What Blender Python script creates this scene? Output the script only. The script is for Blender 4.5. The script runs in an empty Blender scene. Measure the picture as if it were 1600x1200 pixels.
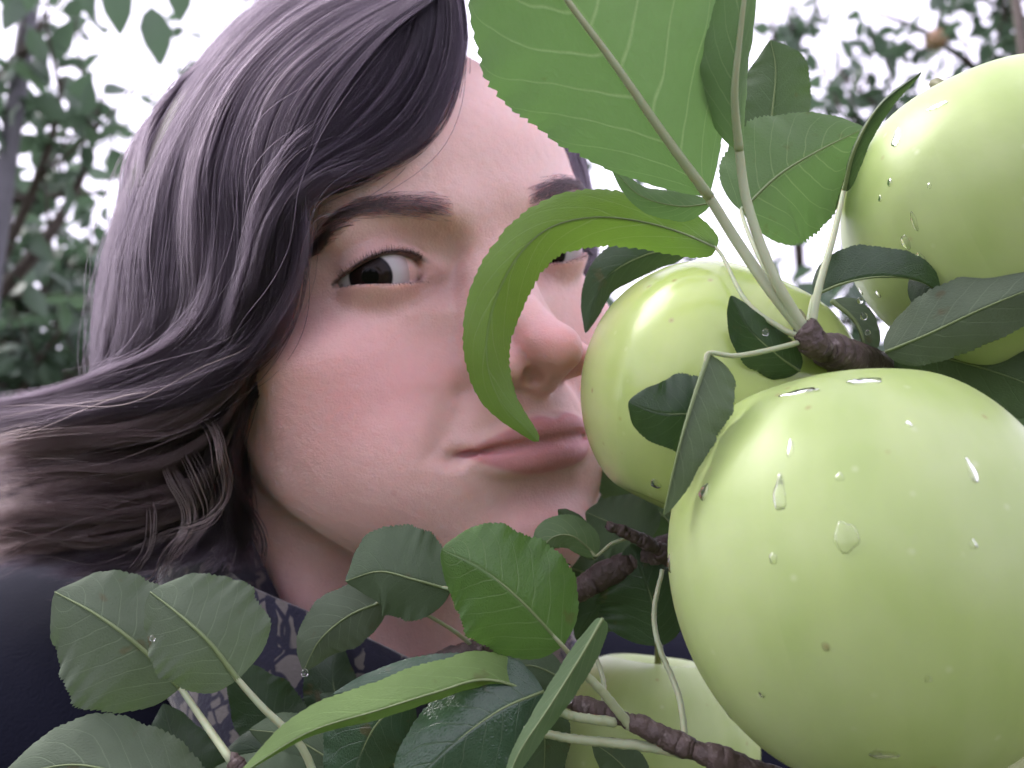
import bpy, bmesh, math, random
import numpy as np
from mathutils import Vector, Matrix, noise as mnoise

random.seed(7)
rng = np.random.default_rng(7)
scene = bpy.context.scene
COL = scene.collection

# ------------------------------------------------------------------ camera
FPX = 1385.0                     # focal length in pixels of the 1600 x 1200 photograph
CAM = Vector((0.0, 0.0, 1.48))
PITCH = math.radians(13.0)
cam_data = bpy.data.cameras.new('camera')
cam_data.sensor_fit = 'HORIZONTAL'
cam_data.sensor_width = 36.0
cam_data.lens = 36.0 * FPX / 1600.0
cam_data.clip_start = 0.01
cam_data.clip_end = 3000.0
cam_data.dof.use_dof = True
cam_data.dof.focus_distance = 0.228
cam_data.dof.aperture_fstop = 14.0
cam = bpy.data.objects.new('camera', cam_data)
COL.objects.link(cam)
cam.location = CAM
cam.rotation_euler = (math.pi / 2 + PITCH, 0, 0)
scene.camera = cam

# ------------------------------------------------------------------ sky, sun, exposure
SUN_EL, SUN_AZ = math.radians(52), math.radians(-72)     # azimuth measured from +Y towards +X
world = bpy.data.worlds.new('World')
scene.world = world
world.use_nodes = True
wn, wl = world.node_tree.nodes, world.node_tree.links
wn.clear()
w_out = wn.new('ShaderNodeOutputWorld')
w_bg = wn.new('ShaderNodeBackground')
w_sky = wn.new('ShaderNodeTexSky')
w_sky.sky_type = 'NISHITA'
w_sky.sun_disc = False
w_sky.sun_elevation = SUN_EL
w_sky.sun_rotation = SUN_AZ
w_sky.dust_density = 4.0
w_sky.air_density = 1.0
w_hsv = wn.new('ShaderNodeHueSaturation')            # thin even overcast: most of the blue is washed out
w_hsv.inputs['Saturation'].default_value = 0.22
w_mix = wn.new('ShaderNodeMix')
w_mix.data_type = 'RGBA'
w_mix.inputs[0].default_value = 0.6
w_mix.inputs[7].default_value = (12.0, 11.1, 14.2, 1)   # cloud deck
wl.new(w_sky.outputs[0], w_hsv.inputs['Color'])
wl.new(w_hsv.outputs[0], w_mix.inputs[6])
wl.new(w_mix.outputs[2], w_bg.inputs['Color'])
w_bg.inputs['Strength'].default_value = 0.10
wl.new(w_bg.outputs[0], w_out.inputs[0])

sun_data = bpy.data.lights.new('sun', 'SUN')
sun_data.energy = 1.5
sun_data.angle = math.radians(40)
sun_data.color = (1.0, 0.96, 0.90)
sun = bpy.data.objects.new('sun', sun_data)
COL.objects.link(sun)
_d = Vector((math.sin(SUN_AZ) * math.cos(SUN_EL), math.cos(SUN_AZ) * math.cos(SUN_EL), math.sin(SUN_EL)))
sun.rotation_euler = _d.to_track_quat('Z', 'Y').to_euler()
sun.location = (0, 0, 8)

scene.view_settings.view_transform = 'Standard'
scene.view_settings.look = 'None'
scene.view_settings.gamma = 1.0
scene.view_settings.exposure = 1.22
scene.render.engine = 'CYCLES'
scene.cycles.max_bounces = 5
scene.cycles.diffuse_bounces = 3
scene.cycles.glossy_bounces = 2
scene.cycles.transparent_max_bounces = 16
scene.cycles.use_denoising = True
scene.cycles.use_adaptive_sampling = True
scene.cycles.adaptive_threshold = 0.06
scene.cycles.adaptive_min_samples = 16

# ------------------------------------------------------------------ helpers
CP, SP = math.cos(PITCH), math.sin(PITCH)
def cam2world(v):                 # v: right, forward, up in the camera's own axes
    x, y, z = v
    return Vector((CAM.x + x, CAM.y + y * CP - z * SP, CAM.z + y * SP + z * CP))
def camdir(v):
    x, y, z = v
    return Vector((x, y * CP - z * SP, y * SP + z * CP))
def P(px, py, d):                 # where a point seen at that pixel stands, d metres in front of the lens
    return cam2world(((px - 800) / FPX * d, d, (600 - py) / FPX * d))
def c2w_np(A):
    A = np.asarray(A, float)
    return np.stack([CAM.x + A[..., 0], CAM.y + A[..., 1] * CP - A[..., 2] * SP,
                     CAM.z + A[..., 1] * SP + A[..., 2] * CP], -1)
def P_np(A):                      # rows of px, py, d
    A = np.asarray(A, float)
    return c2w_np(np.stack([(A[..., 0] - 800) / FPX * A[..., 2], A[..., 2], (600 - A[..., 1]) / FPX * A[..., 2]], -1))

def new_obj(name, mesh, mat=None, parent=None):
    o = bpy.data.objects.new(name, mesh)
    COL.objects.link(o)
    if mat is not None:
        for m in (mat if isinstance(mat, (list, tuple)) else [mat]):
            mesh.materials.append(m)
    if parent is not None:
        o.parent = parent
    return o
def mesh_from(name, V, Fc, smooth=True):
    me = bpy.data.meshes.new(name)
    me.from_pydata([tuple(v) for v in V], [], [tuple(f) for f in Fc])
    if smooth:
        me.polygons.foreach_set('use_smooth', [True] * len(me.polygons))
    me.update()
    return me
def empty(name, label=None, cat=None, group=None):
    o = bpy.data.objects.new(name, None)
    o.empty_display_size = 0.02
    COL.objects.link(o)
    return tag(o, label, cat, group)
def tag(o, label=None, cat=None, group=None, kind=None):
    if label: o['label'] = label
    if cat: o['category'] = cat
    if group: o['group'] = group
    if kind: o['kind'] = kind
    return o
def catmull(pts, n):
    """smooth curve through rows of pts, n samples"""
    p = np.asarray(pts, float)
    p = np.vstack([2 * p[0] - p[1], p, 2 * p[-1] - p[-2]])
    m = len(p) - 3
    t = np.linspace(0, m, n)
    i = np.minimum(t.astype(int), m - 1)
    u = (t - i)[:, None]
    a, b, c, d = p[i], p[i + 1], p[i + 2], p[i + 3]
    return 0.5 * (2 * b + (c - a) * u + (2 * a - 5 * b + 4 * c - d) * u ** 2 + (3 * b - a - 3 * c + d) * u ** 3)
def tube(path, radii, sides=8, cap=True):
    """tapered tube mesh data along world points"""
    path = np.asarray(path, float)
    n = len(path)
    radii = np.broadcast_to(np.asarray(radii, float), (n,))
    T = np.gradient(path, axis=0)
    T /= np.linalg.norm(T, axis=1)[:, None] + 1e-12
    ref = np.array([0.3, 0.2, 1.0]) if abs(T[0, 2]) < 0.9 else np.array([1.0, 0.1, 0.0])
    V, Fc = [], []
    nrm = ref - T[0] * (ref @ T[0])
    for k in range(n):
        nrm = nrm - T[k] * (nrm @ T[k])
        nrm /= np.linalg.norm(nrm) + 1e-12
        b = np.cross(T[k], nrm)
        for s in range(sides):
            a = 2 * math.pi * s / sides
            V.append(path[k] + radii[k] * (math.cos(a) * nrm + math.sin(a) * b))
    for k in range(n - 1):
        for s in range(sides):
            s2 = (s + 1) % sides
            Fc.append((k * sides + s, k * sides + s2, (k + 1) * sides + s2, (k + 1) * sides + s))
    if cap:
        Fc.append(tuple(range(sides))[::-1])
        Fc.append(tuple((n - 1) * sides + s for s in range(sides)))
    return V, Fc

# ------------------------------------------------------------------ material helpers
class NT:
    """tiny wrapper that makes node trees short to write"""
    def __init__(self, name):
        self.mat = bpy.data.materials.new(name)
        self.mat.use_nodes = True
        self.n, self.l = self.mat.node_tree.nodes, self.mat.node_tree.links
        self.n.clear()
        self.out = self.n.new('ShaderNodeOutputMaterial')
    def node(self, t, ins=None, **kw):
        nd = self.n.new(t)
        for k, v in kw.items():
            setattr(nd, k, v)
        for k, v in (ins or {}).items():
            s = nd.inputs[k]
            if hasattr(v, 'is_output') or isinstance(v, bpy.types.NodeSocket):
                self.l.new(v, s)
            else:
                s.default_value = v
        return nd
    def math(self, op, a, b=0.0, c=0.0, clamp=False):
        nd = self.node('ShaderNodeMath', {0: a, 1: b, 2: c}, operation=op)
        nd.use_clamp = clamp
        return nd.outputs[0]
    def mix(self, f, a, b, mode='MIX'):
        nd = self.node('ShaderNodeMix', data_type='RGBA', blend_type=mode)
        for k, v in ((0, f), (6, a), (7, b)):
            if isinstance(v, bpy.types.NodeSocket): self.l.new(v, nd.inputs[k])
            else: nd.inputs[k].default_value = v if k == 0 else (tuple(v) + (1,))[:4]
        return nd.outputs[2]
    def ramp(self, f, stops):
        nd = self.node('ShaderNodeValToRGB', {0: f})
        e = nd.color_ramp.elements
        while len(e) < len(stops): e.new(0.5)
        for el, (p, c) in zip(e, stops):
            el.position = p
            el.color = tuple(c) + (1,) if len(c) == 3 else c
        return nd.outputs[0]
    def noise(self, scale, detail=3, vec=None, rough=0.5, out=0):
        ins = {'Scale': scale, 'Detail': detail, 'Roughness': rough}
        if vec is not None: ins['Vector'] = vec
        return self.node('ShaderNodeTexNoise', ins).outputs[out]
    def attr(self, name, out='Fac'):
        return self.node('ShaderNodeAttribute', attribute_name=name).outputs[out]
    def bump(self, h, strength=0.3, dist=0.001):
        return self.node('ShaderNodeBump', {'Height': h, 'Strength': strength, 'Distance': dist}).outputs[0]
    def done(self, shader):
        self.l.new(shader, self.out.inputs[0])
        return self.mat
def obj_coord(nt):
    return nt.node('ShaderNodeTexCoord').outputs['Object']
# ------------------------------------------------------------------ ground, background trees, post
nt = NT('grass')
gco = obj_coord(nt)
gcol = nt.mix(nt.noise(2.5, 6, gco), (0.04, 0.065, 0.022), (0.09, 0.11, 0.045))
gcol = nt.mix(nt.math('MULTIPLY', nt.noise(0.35, 3, gco), 0.5), gcol, (0.14, 0.12, 0.08))
GRASS = nt.done(nt.node('ShaderNodeBsdfPrincipled', {'Base Color': gcol, 'Roughness': 1.0, 'Specular IOR Level': 0.05, 'Normal': nt.bump(nt.noise(30, 5, gco), 0.8, 0.03)}).outputs[0])
gn = 60
gx = np.sign(np.linspace(-1, 1, gn)) * np.abs(np.linspace(-1, 1, gn)) ** 3 * 900
gV = [(x, y, 0.25 * mnoise.noise(Vector((x * 0.05, y * 0.05, 0))) * min(1, (x * x + y * y) ** 0.5 / 15)) for y in gx for x in gx]
gF = [(j * gn + i, j * gn + i + 1, (j + 1) * gn + i + 1, (j + 1) * gn + i) for j in range(gn - 1) for i in range(gn - 1)]
tag(new_obj('ground', mesh_from('ground', gV, gF), GRASS), 'orchard grass ground sheet under the trees', 'ground', kind='structure')

nt = NT('bark')
bco = obj_coord(nt)
bcol = nt.mix(nt.noise(60, 5, bco), (0.022, 0.016, 0.014), (0.10, 0.078, 0.066))
BARK = nt.done(nt.node('ShaderNodeBsdfPrincipled', {'Base Color': bcol, 'Roughness': 0.85, 'Normal': nt.bump(nt.noise(90, 5, bco), 0.9, 0.004)}).outputs[0])
def far_leaf_mat(name, c0, c1, tr):
    nt = NT(name)
    rnd = nt.node('ShaderNodeNewGeometry').outputs['Random Per Island']
    col = nt.mix(rnd, c0, c1)
    bs = nt.node('ShaderNodeBsdfPrincipled', {'Base Color': col, 'Roughness': 0.45})
    tl = nt.node('ShaderNodeBsdfTranslucent', {'Color': nt.mix(rnd, tr, tuple(x * 1.5 for x in tr))})
    return nt.done(nt.node('ShaderNodeMixShader', {0: 0.35, 1: bs.outputs[0], 2: tl.outputs[0]}).outputs[0])
FARLEAF = far_leaf_mat('orchard_leaf', (0.042, 0.072, 0.056), (0.095, 0.135, 0.092), (0.08, 0.135, 0.08))
# one small apple leaf, folded along its midrib, with a bent tip (metres, base at the origin, along +X)
_ls = [(0, 0), (0.18, 0.55), (0.42, 0.88), (0.68, 0.72), (0.88, 0.33), (1.0, 0.0)]
def small_leaf_verts():
    V = [(t, 0, -0.16 * t * t) for t, _ in _ls]
    for s in (1, -1):
        V += [(t - 0.02, s * 0.30 * w, 0.10 * w - 0.18 * t * t) for t, w in _ls[1:-1]]
    Fc = []
    for s, o in ((1, 6), (-1, 10)):
        e = [0, o, o + 1, o + 2, o + 3, 5]
        for k in range(5):
            q = [k, k + 1, e[k + 1], e[k]]
            q = [v for n_, v in enumerate(q) if v not in q[:n_]]
            Fc.append(tuple(q) if s < 0 else tuple(q[::-1]))
    return np.array(V), Fc
LEAF_V, LEAF_F = small_leaf_verts()
SMALL_LEAF = mesh_from('small_leaf', LEAF_V, LEAF_F)
SMALL_LEAF.materials.append(FARLEAF)
def leaf_frame(r, d=None, droop=0.4):
    """rotation whose X is the leaf's length"""
    if d is None: d = r.standard_normal(3)
    d = np.array(d) + 0.6 * r.standard_normal(3); d[2] -= droop
    d /= np.linalg.norm(d) + 1e-9
    n = np.array([0, 0, 1.0]) + 0.7 * r.standard_normal(3)
    n -= d * (n @ d); n /= np.linalg.norm(n) + 1e-9
    return np.stack([d, np.cross(n, d), n], 1)
def leaf_cloud(r, pts, size, dirs=None, droop=0.4):
    V, Fc = [], []
    for i, p in enumerate(pts):
        M = leaf_frame(r, None if dirs is None else dirs[i], droop) * (size * (0.7 + 0.6 * r.random()))
        o = len(V) * 0 + i * len(LEAF_V)
        V.append(LEAF_V @ M.T + p)
        Fc += [tuple(v + o for v in f) for f in LEAF_F]
    return np.concatenate(V), Fc
def place_leaf(r, p, size, d, parent, droop=0.4):
    M = leaf_frame(r, d, droop)
    o = bpy.data.objects.new('leaf', SMALL_LEAF)
    COL.objects.link(o)
    m = Matrix([list(M[i] * size) + [p[i]] for i in range(3)] + [[0, 0, 0, 1]])
    o.parent = parent
    o.matrix_basis = Matrix.Translation(-parent.location) @ m
    return o
def local(V, o): return np.asarray(V, float) - np.array(o.location)

def orchard_tree(label, base, h, trunk_r, limbs, n_leaf, size, seed, own=0, group='orchard trees in the background', lean=(0, 0)):
    """limbs: list of world polylines (n,3). Leaves grow along limbs and their shoots."""
    r = np.random.default_rng(seed)
    t = empty('apple_tree', label, 'tree', group)
    t.location = base
    top = np.array(base) + np.array([lean[0], lean[1], h])
    tp = catmull([np.array(base) + (0, 0, -0.1), np.array(base) * 0.6 + top * 0.4 + (0.04, 0.03, 0), top], 14)
    V, Fc = tube(tp, np.linspace(trunk_r, trunk_r * 0.35, 14), 10)
    new_obj('trunk', mesh_from('trunk', local(V, t), Fc), BARK, t)
    pts, dirs = [], []
    for L in limbs:
        c = catmull(L, 16)
        V, Fc = tube(c, np.linspace(trunk_r * 0.38, 0.004, 16), 6)
        new_obj('limb', mesh_from('limb', local(V, t), Fc), BARK, t)
        ln = np.linalg.norm(np.diff(c, axis=0), axis=1).sum()
        for k in range(int(ln * 7)):
            q = 0.15 + 0.85 * r.random()
            p0 = c[int(q * 15)]
            d = (c[-1] - c[0]) / ln * 0.6 + r.standard_normal(3) * 0.7 + np.array([0, 0, 0.5]); d /= np.linalg.norm(d)
            sl = 0.18 + 0.35 * r.random()
            sh = catmull([p0, p0 + d * sl * 0.5 + r.standard_normal(3) * 0.02, p0 + d * sl + np.array([0, 0, 0.05])], 7)
            V, Fc = tube(sh, np.linspace(0.0045, 0.0015, 7), 5)
            new_obj('shoot', mesh_from('shoot', local(V, t), Fc), BARK, t)
            for _ in range(11):
                a = r.random()
                pts.append(sh[int(a * 6)]); dirs.append(d * 0.6 + r.standard_normal(3))
    pts = np.array(pts); dirs = np.array(dirs)
    sel = r.permutation(len(pts))[:n_leaf]
    pts, dirs = pts[sel] + r.standard_normal((len(sel), 3)) * 0.03, dirs[sel]
    # the leaves that show largest are leaves of their own, the rest one crown
    dist = np.linalg.norm(pts - np.array(CAM), axis=1)
    order = np.argsort(dist)
    for i in order[:own]:
        place_leaf(r, pts[i], size * (0.75 + 0.5 * r.random()), dirs[i], t)
    rest = order[own:]
    if len(rest):
        V, Fc = leaf_cloud(r, pts[rest], size, dirs[rest])
        cr = new_obj('crown', mesh_from('crown', local(V, t), Fc), FARLEAF, t)
        cr['kind'] = 'stuff'
    return t
def PW(px, py, d): return np.array(P(px, py, d))
def fan(centre, n, ln, seed, up=0.5, spread=1.0):
    r = np.random.default_rng(seed)
    out = []
    c = np.array(centre)
    for k in range(n):
        a = 2 * math.pi * (k + r.random() * 0.7) / n
        d = np.array([math.cos(a) * spread, math.sin(a) * spread, up + 0.5 * r.random()]); d /= np.linalg.norm(d)
        l = ln * (0.7 + 0.6 * r.random())
        out.append(np.array([c, c + d * l * 0.5 + (0, 0, -0.02), c + d * l + (0, 0, 0.05)]))
    return out
# dense tree on the left, its shoots reaching up against the sky
b = PW(-10, 500, 3.2); b[2] = 0
limbs = []
for px, py, d in ((30, 600, 3.2), (120, 560, 3.3), (60, 480, 3.1), (150, 470, 3.4), (-60, 520, 3.2), (0, 400, 3.1), (110, 400, 3.3), (-80, 380, 3.3), (180, 620, 3.5), (90, 640, 3.0), (20, 330, 3.1), (150, 390, 3.6), (-20, 620, 3.0), (100, 510, 3.0), (175, 540, 3.2)):
    e = PW(px, py, d)
    s_ = b + np.array([0, 0, max(0.7, e[2] - 0.7)])
    limbs.append(np.array([s_, s_ * 0.45 + e * 0.55 + (0, 0, 0.12), e]))
orchard_tree('dense leafy apple tree behind the hair at the left edge', b, 2.2, 0.06, limbs, 4600, 0.10, 21, own=200)
b = PW(60, 500, 4.6); b[2] = 0
limbs = []
for px, py, d in ((-60, 640, 4.6), (40, 640, 4.5), (120, 620, 4.6), (170, 560, 4.7), (60, 560, 4.5), (-20, 500, 4.6), (110, 490, 4.6), (180, 480, 4.6), (40, 430, 4.6), (130, 420, 4.7), (-60, 420, 4.6), (220, 620, 4.6)):
    e = PW(px, py, d)
    s_ = b + np.array([0, 0, max(0.7, e[2] - 0.8)])
    limbs.append(np.array([s_, s_ * 0.45 + e * 0.55 + (0, 0, 0.12), e]))
orchard_tree('farther dense apple tree seen through the left tree', b, 2.6, 0.07, limbs, 4200, 0.11, 27, own=0)
# nearer, sparse shoots of the next tree on the left: leaves stand out one by one against the sky
b = PW(-260, 600, 2.1); b[2] = 0
limbs = [np.array([PW(-120, 620, 2.0), PW(-10, 430, 2.0), PW(70, 250, 1.95), PW(100, 120, 1.9)]),
         np.array([PW(-60, 520, 2.0), PW(60, 390, 2.05), PW(130, 270, 2.1), PW(160, 150, 2.1)]),
         np.array([PW(-200, 300, 2.0), PW(-60, 180, 1.95), PW(40, 80, 1.9), PW(70, 20, 1.9)]),
         np.array([PW(-160, 480, 2.0), PW(-30, 330, 2.1), PW(60, 310, 2.15), PW(150, 300, 2.2)])]
orchard_tree('open shoots of a nearer apple tree against the sky above the left hair', b, 1.9, 0.05, limbs, 260, 0.088, 22, own=260)
# tree behind her head, only its tips show beside the hair
b = PW(420, 600, 4.2); b[2] = 0
limbs = [np.array([PW(420, 420, 4.2), PW(330, 260, 4.0), PW(250, 190, 4.0)]), np.array([PW(430, 420, 4.2), PW(350, 200, 4.0), PW(335, 60, 4.0)]),
         np.array([PW(420, 420, 4.2), PW(420, 150, 4.1), PW(440, -20, 4.1)]), np.array([PW(420, 420, 4.2), PW(250, 330, 4.1), PW(170, 270, 4.2)]),
         np.array([PW(500, 420, 4.2), PW(700, 300, 4.2), PW(900, 420, 4.3)]), np.array([PW(420, 450, 4.2), PW(300, 400, 4.1), PW(200, 360, 4.2)])]
orchard_tree('apple tree standing behind her head with few tips showing', b, 2.2, 0.06, limbs, 420, 0.085, 23, own=60)
# tree at upper right
b = PW(1560, 600, 3.0); b[2] = 0
limbs = [np.array([PW(1640, 420, 3.0), PW(1560, 160, 2.9), PW(1460, 60, 2.8), PW(1370, 20, 2.8)]),
         np.array([PW(1640, 420, 3.0), PW(1500, 250, 2.9), PW(1400, 190, 2.8), PW(1310, 110, 2.8)]),
         np.array([PW(1640, 300, 3.0), PW(1590, 120, 2.9), PW(1560, -40, 2.8)]),
         np.array([PW(1700, 200, 3.0), PW(1640, 60, 2.9), PW(1500, -20, 2.8)]),
         np.array([PW(1620, 420, 3.0), PW(1480, 300, 2.9), PW(1380, 260, 2.8), PW(1330, 190, 2.8)])]
orchard_tree('apple tree with small leaves behind the upper right apple', b, 2.3, 0.05, limbs, 560, 0.085, 24, own=290)
# tip of another tree between the big leaf and the right tree
b = PW(1250, 600, 3.6); b[2] = 0
limbs = [np.array([PW(1250, 420, 3.6), PW(1230, 200, 3.4), PW(1205, 20, 3.2)]), np.array([PW(1250, 420, 3.6), PW(1240, 150, 3.4), PW(1235, -30, 3.2)]),
         np.array([PW(1250, 500, 3.6), PW(1100, 420, 3.4), PW(960, 330, 3.3)])]
orchard_tree('apple tree whose leaf tuft shows right of the big leaf stem', b, 2.4, 0.05, limbs, 170, 0.09, 25, own=100)
# dense tree behind her far cheek and the apples
b = PW(1100, 600, 2.5); b[2] = 0
limbs = []
for px, py, d in ((930, 560, 2.3), (960, 660, 2.3), (980, 760, 2.3), (940, 830, 2.3), (1020, 860, 2.3), (1060, 700, 2.4), (1100, 540, 2.4), (1180, 640, 2.4), (1250, 480, 2.4), (1300, 600, 2.4), (1360, 480, 2.5), (1420, 640, 2.5), (1500, 560, 2.5), (900, 900, 2.3), (1600, 660, 2.6), (1000, 480, 2.4)):
    e = PW(px, py, d)
    s_ = b + np.array([0, 0, max(0.6, e[2] - 0.5)])
    limbs.append(np.array([s_, s_ * 0.45 + e * 0.55 + (0, 0, 0.08), e]))
orchard_tree('dense apple tree glimpsed between her chin and the apples', b, 1.9, 0.06, limbs, 4200, 0.10, 28, own=0)
# an overhanging bough above the picture: dark leaves hang into the top left corner
r_ = np.random.default_rng(31)
bough = empty('apple_bough', 'overhanging bough with dark leaves dangling into the top left sky', 'branch')
bough.location = PW(200, -160, 1.3)
c = catmull([PW(-500, -260, 1.35), PW(0, -150, 1.3), PW(230, -90, 1.3), PW(480, -70, 1.3)], 24)
V, Fc = tube(c, np.linspace(0.012, 0.003, 24), 7)
new_obj('wood', mesh_from('wood', local(V, bough), Fc), BARK, bough)
for (x0, y0, x1, y1, sz) in ((140, -35, 136, 30, 0.07), (180, -40, 186, 52, 0.085), (236, 10, 252, 100, 0.085), (278, -45, 282, 32, 0.075), (50, -45, 44, 18, 0.06), (84, -50, 86, 12, 0.06), (430, -40, 436, 16, 0.055), (10, -60, 2, 10, 0.07)):
    p0, p1 = PW(x0, y0, 1.3), PW(x1, y1, 1.3)
    V, Fc = tube([c[np.argmin(np.linalg.norm(c - p0, axis=1))], p0], [0.0014, 0.001], 5)
    new_obj('stalk', mesh_from('stalk', local(V, bough), Fc), BARK, bough)
    d = (p1 - p0); L_ = np.linalg.norm(d); d /= L_
    nn = np.array([0.5 * r_.standard_normal(), -1.0, 0.3 * r_.standard_normal()]); nn -= d * (nn @ d); nn /= np.linalg.norm(nn)
    M = np.stack([d, np.cross(nn, d), nn], 1) * L_
    o = bpy.data.objects.new('leaf', SMALL_LEAF); COL.objects.link(o); o.parent = bough
    o.matrix_basis = Matrix.Translation(-bough.location) @ Matrix([list(M[i]) + [p0[i]] for i in range(3)] + [[0, 0, 0, 1]])
# grey support post of the orchard trellis at the left edge, with its wires
nt = NT('weathered_post')
pc = obj_coord(nt)
POSTM = nt.done(nt.node('ShaderNodeBsdfPrincipled', {'Base Color': nt.mix(nt.noise(25, 5, pc), (0.06, 0.06, 0.07), (0.15, 0.145, 0.165)), 'Roughness': 0.8, 'Normal': nt.bump(nt.noise(80, 4, pc), 0.5, 0.004)}).outputs[0])
pb = PW(8, 300, 1.86)
post = empty('trellis_post', 'slim grey orchard post standing at the left picture edge', 'post')
post.location = (pb[0], pb[1], 0)
V, Fc = tube([(0, 0, -0.3), (0.002, 0, 1.2), (-0.004, 0, 2.4), (0, 0, 3.4)], [0.020, 0.0195, 0.019, 0.019], 14)
new_obj('shaft', mesh_from('shaft', V, Fc), POSTM, post)
V, Fc = tube([(0, 0, 3.4), (0, 0, 3.43)], [0.021, 0.016], 14)
new_obj('cap', mesh_from('cap', V, Fc), POSTM, post)
pb = PW(1588, 0, 2.4)
post2 = empty('trellis_stake', 'thin dark stake rising behind the upper right apple', 'stake')
post2.location = (pb[0], pb[1], 0)
V, Fc = tube([(0, 0, -0.3), (0.004, 0, 1.4), (-0.004, 0, 2.4), (0, 0, 3.2)], [0.014, 0.0135, 0.013, 0.012], 10)
new_obj('shaft', mesh_from('shaft', V, Fc), BARK, post2)
V, Fc = tube([(0, 0, 3.2), (0, 0, 3.215)], [0.014, 0.010], 10)
new_obj('cap', mesh_from('cap', V, Fc), BARK, post2)

# the rest of the orchard: the row behind and beside the camera, never in the picture, but it shades the place
RV, RF, RM = [], [], []
def _add(V, Fc, m):
    o = len(RV)
    RV.extend([tuple(v) for v in V]); RF.extend([tuple(q + o for q in f) for f in Fc]); RM.extend([m] * len(Fc))
for k, (x, y, hh) in enumerate(((-3.4, -7.0, 2.5), (0.1, -7.6, 2.5), (3.4, -6.8, 2.5), (5.2, 0.2, 2.6), (-5.2, 0.2, 2.5))):
    b = np.array([x, y, 0.0])
    r_ = np.random.default_rng(90 + k)
    _add(*tube([b + (0, 0, -0.1), b + (0.03, 0, hh * 0.5), b + (0, 0, hh)], [0.06, 0.045, 0.02], 8), 0)
    pts, dirs = [], []
    for L in fan(b + (0, 0, 0.8), 7, 1.2, 40 + k, 0.5) + fan(b + (0, 0, 1.4), 7, 1.2, 60 + k, 0.6) + fan(b + (0, 0, 2.0), 6, 1.0, 80 + k, 0.9):
        c = catmull(L, 10)
        _add(*tube(c, np.linspace(0.02, 0.004, 10), 5), 0)
        for _ in range(75):
            pts.append(c[2 + int(r_.random() * 7.9)] + r_.standard_normal(3) * 0.14); dirs.append(r_.standard_normal(3))
    _add(*leaf_cloud(r_, np.array(pts), 0.14, np.array(dirs)), 1)
me = mesh_from('orchard_row', RV, RF)
me.materials.append(BARK); me.materials.append(FARLEAF)
me.polygons.foreach_set('material_index', RM)
tag(new_obj('orchard_row', me), 'leafy orchard row around the camera, outside the picture', 'orchard', kind='stuff')
# ================================================================== the person: head as one signed-distance sculpture (millimetres,
# x to the right, y into the head, z up, origin midway between the pupils), then posed and fitted
HEAD_SCALE = np.array([1.12, 1.0, 0.90])
HEAD_YPR = [math.radians(a) for a in (37.8, -0.5, -10.2)]
HEAD_T = np.array([-0.0079, 0.2856, 0.0404])
def _rot(a):
    y, p, r = a
    cz, sz = np.cos(y), np.sin(y); Rz = np.array([[cz, -sz, 0], [sz, cz, 0], [0, 0, 1]])
    cx, sx = np.cos(p), np.sin(p); Rx = np.array([[1, 0, 0], [0, cx, -sx], [0, sx, cx]])
    cy, sy = np.cos(r), np.sin(r); Ry = np.array([[cy, 0, sy], [0, 1, 0], [-sy, 0, cy]])
    return Ry @ Rx @ Rz
HEAD_R = _rot(HEAD_YPR)
def head2cam(V):                  # V in mm -> camera axes in m
    return (np.asarray(V, float) * HEAD_SCALE / 1000.0) @ HEAD_R.T + HEAD_T
def cam2pix(A):
    return np.stack([800 + FPX * A[..., 0] / A[..., 1], 600 - FPX * A[..., 2] / A[..., 1]], -1)

def axis(parts):
    out = []
    for a, b, s in parts:
        out.append(np.arange(a, b, s))
    return np.concatenate(out).astype(np.float32)
GX = axis([(-92, -52, 2.2), (-52, 52, 0.8), (52, 93, 2.2)])
GY = axis([(-44, 22, 0.8), (22, 60, 1.6), (60, 200, 3.0)])
GZ = axis([(-260, -125, 4.0), (-125, -92, 1.6), (-92, 26, 0.75), (26, 60, 1.6), (60, 130, 3.0)])
D = np.full((len(GX), len(GY), len(GZ)), 1e3, np.float32)

def win(lo, hi, pad):
    s = []
    for g, a, b in zip((GX, GY, GZ), lo, hi):
        s.append(slice(int(np.searchsorted(g, a - pad)), int(np.searchsorted(g, b + pad)) + 1))
    return tuple(s)
def coords(w):
    return GX[w[0]][:, None, None], GY[w[1]][None, :, None], GZ[w[2]][None, None, :]
def smin(a, b, k):
    h = np.clip(0.5 + 0.5 * (b - a) / k, 0, 1)
    return b + (a - b) * h - k * h * (1 - h)
def ell(X, Y, Z, c, r, rz=0.0, rx=0.0):
    x, y, z = X - c[0], Y - c[1], Z - c[2]
    if rz:
        cs, sn = math.cos(rz), math.sin(rz); x, y = x * cs + y * sn, -x * sn + y * cs
    if rx:
        cs, sn = math.cos(rx), math.sin(rx); y, z = y * cs + z * sn, -y * sn + z * cs
    k0 = np.sqrt((x / r[0]) ** 2 + (y / r[1]) ** 2 + (z / r[2]) ** 2) + 1e-6
    k1 = np.sqrt((x / r[0] ** 2) ** 2 + (y / r[1] ** 2) ** 2 + (z / r[2] ** 2) ** 2) + 1e-6
    return k0 * (k0 - 1) / k1
def cap(X, Y, Z, a, b, ra, rb):
    a = np.array(a, float); b = np.array(b, float); d = b - a
    t = np.clip(((X - a[0]) * d[0] + (Y - a[1]) * d[1] + (Z - a[2]) * d[2]) / (d @ d), 0, 1)
    return np.sqrt((X - a[0] - t * d[0]) ** 2 + (Y - a[1] - t * d[1]) ** 2 + (Z - a[2] - t * d[2]) ** 2) - (ra + (rb - ra) * t)
def add(fn, lo, hi, k):
    w = win(lo, hi, 3 * k + 6)
    X, Y, Z = coords(w)
    D[w] = smin(D[w], fn(X, Y, Z), k)
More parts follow.
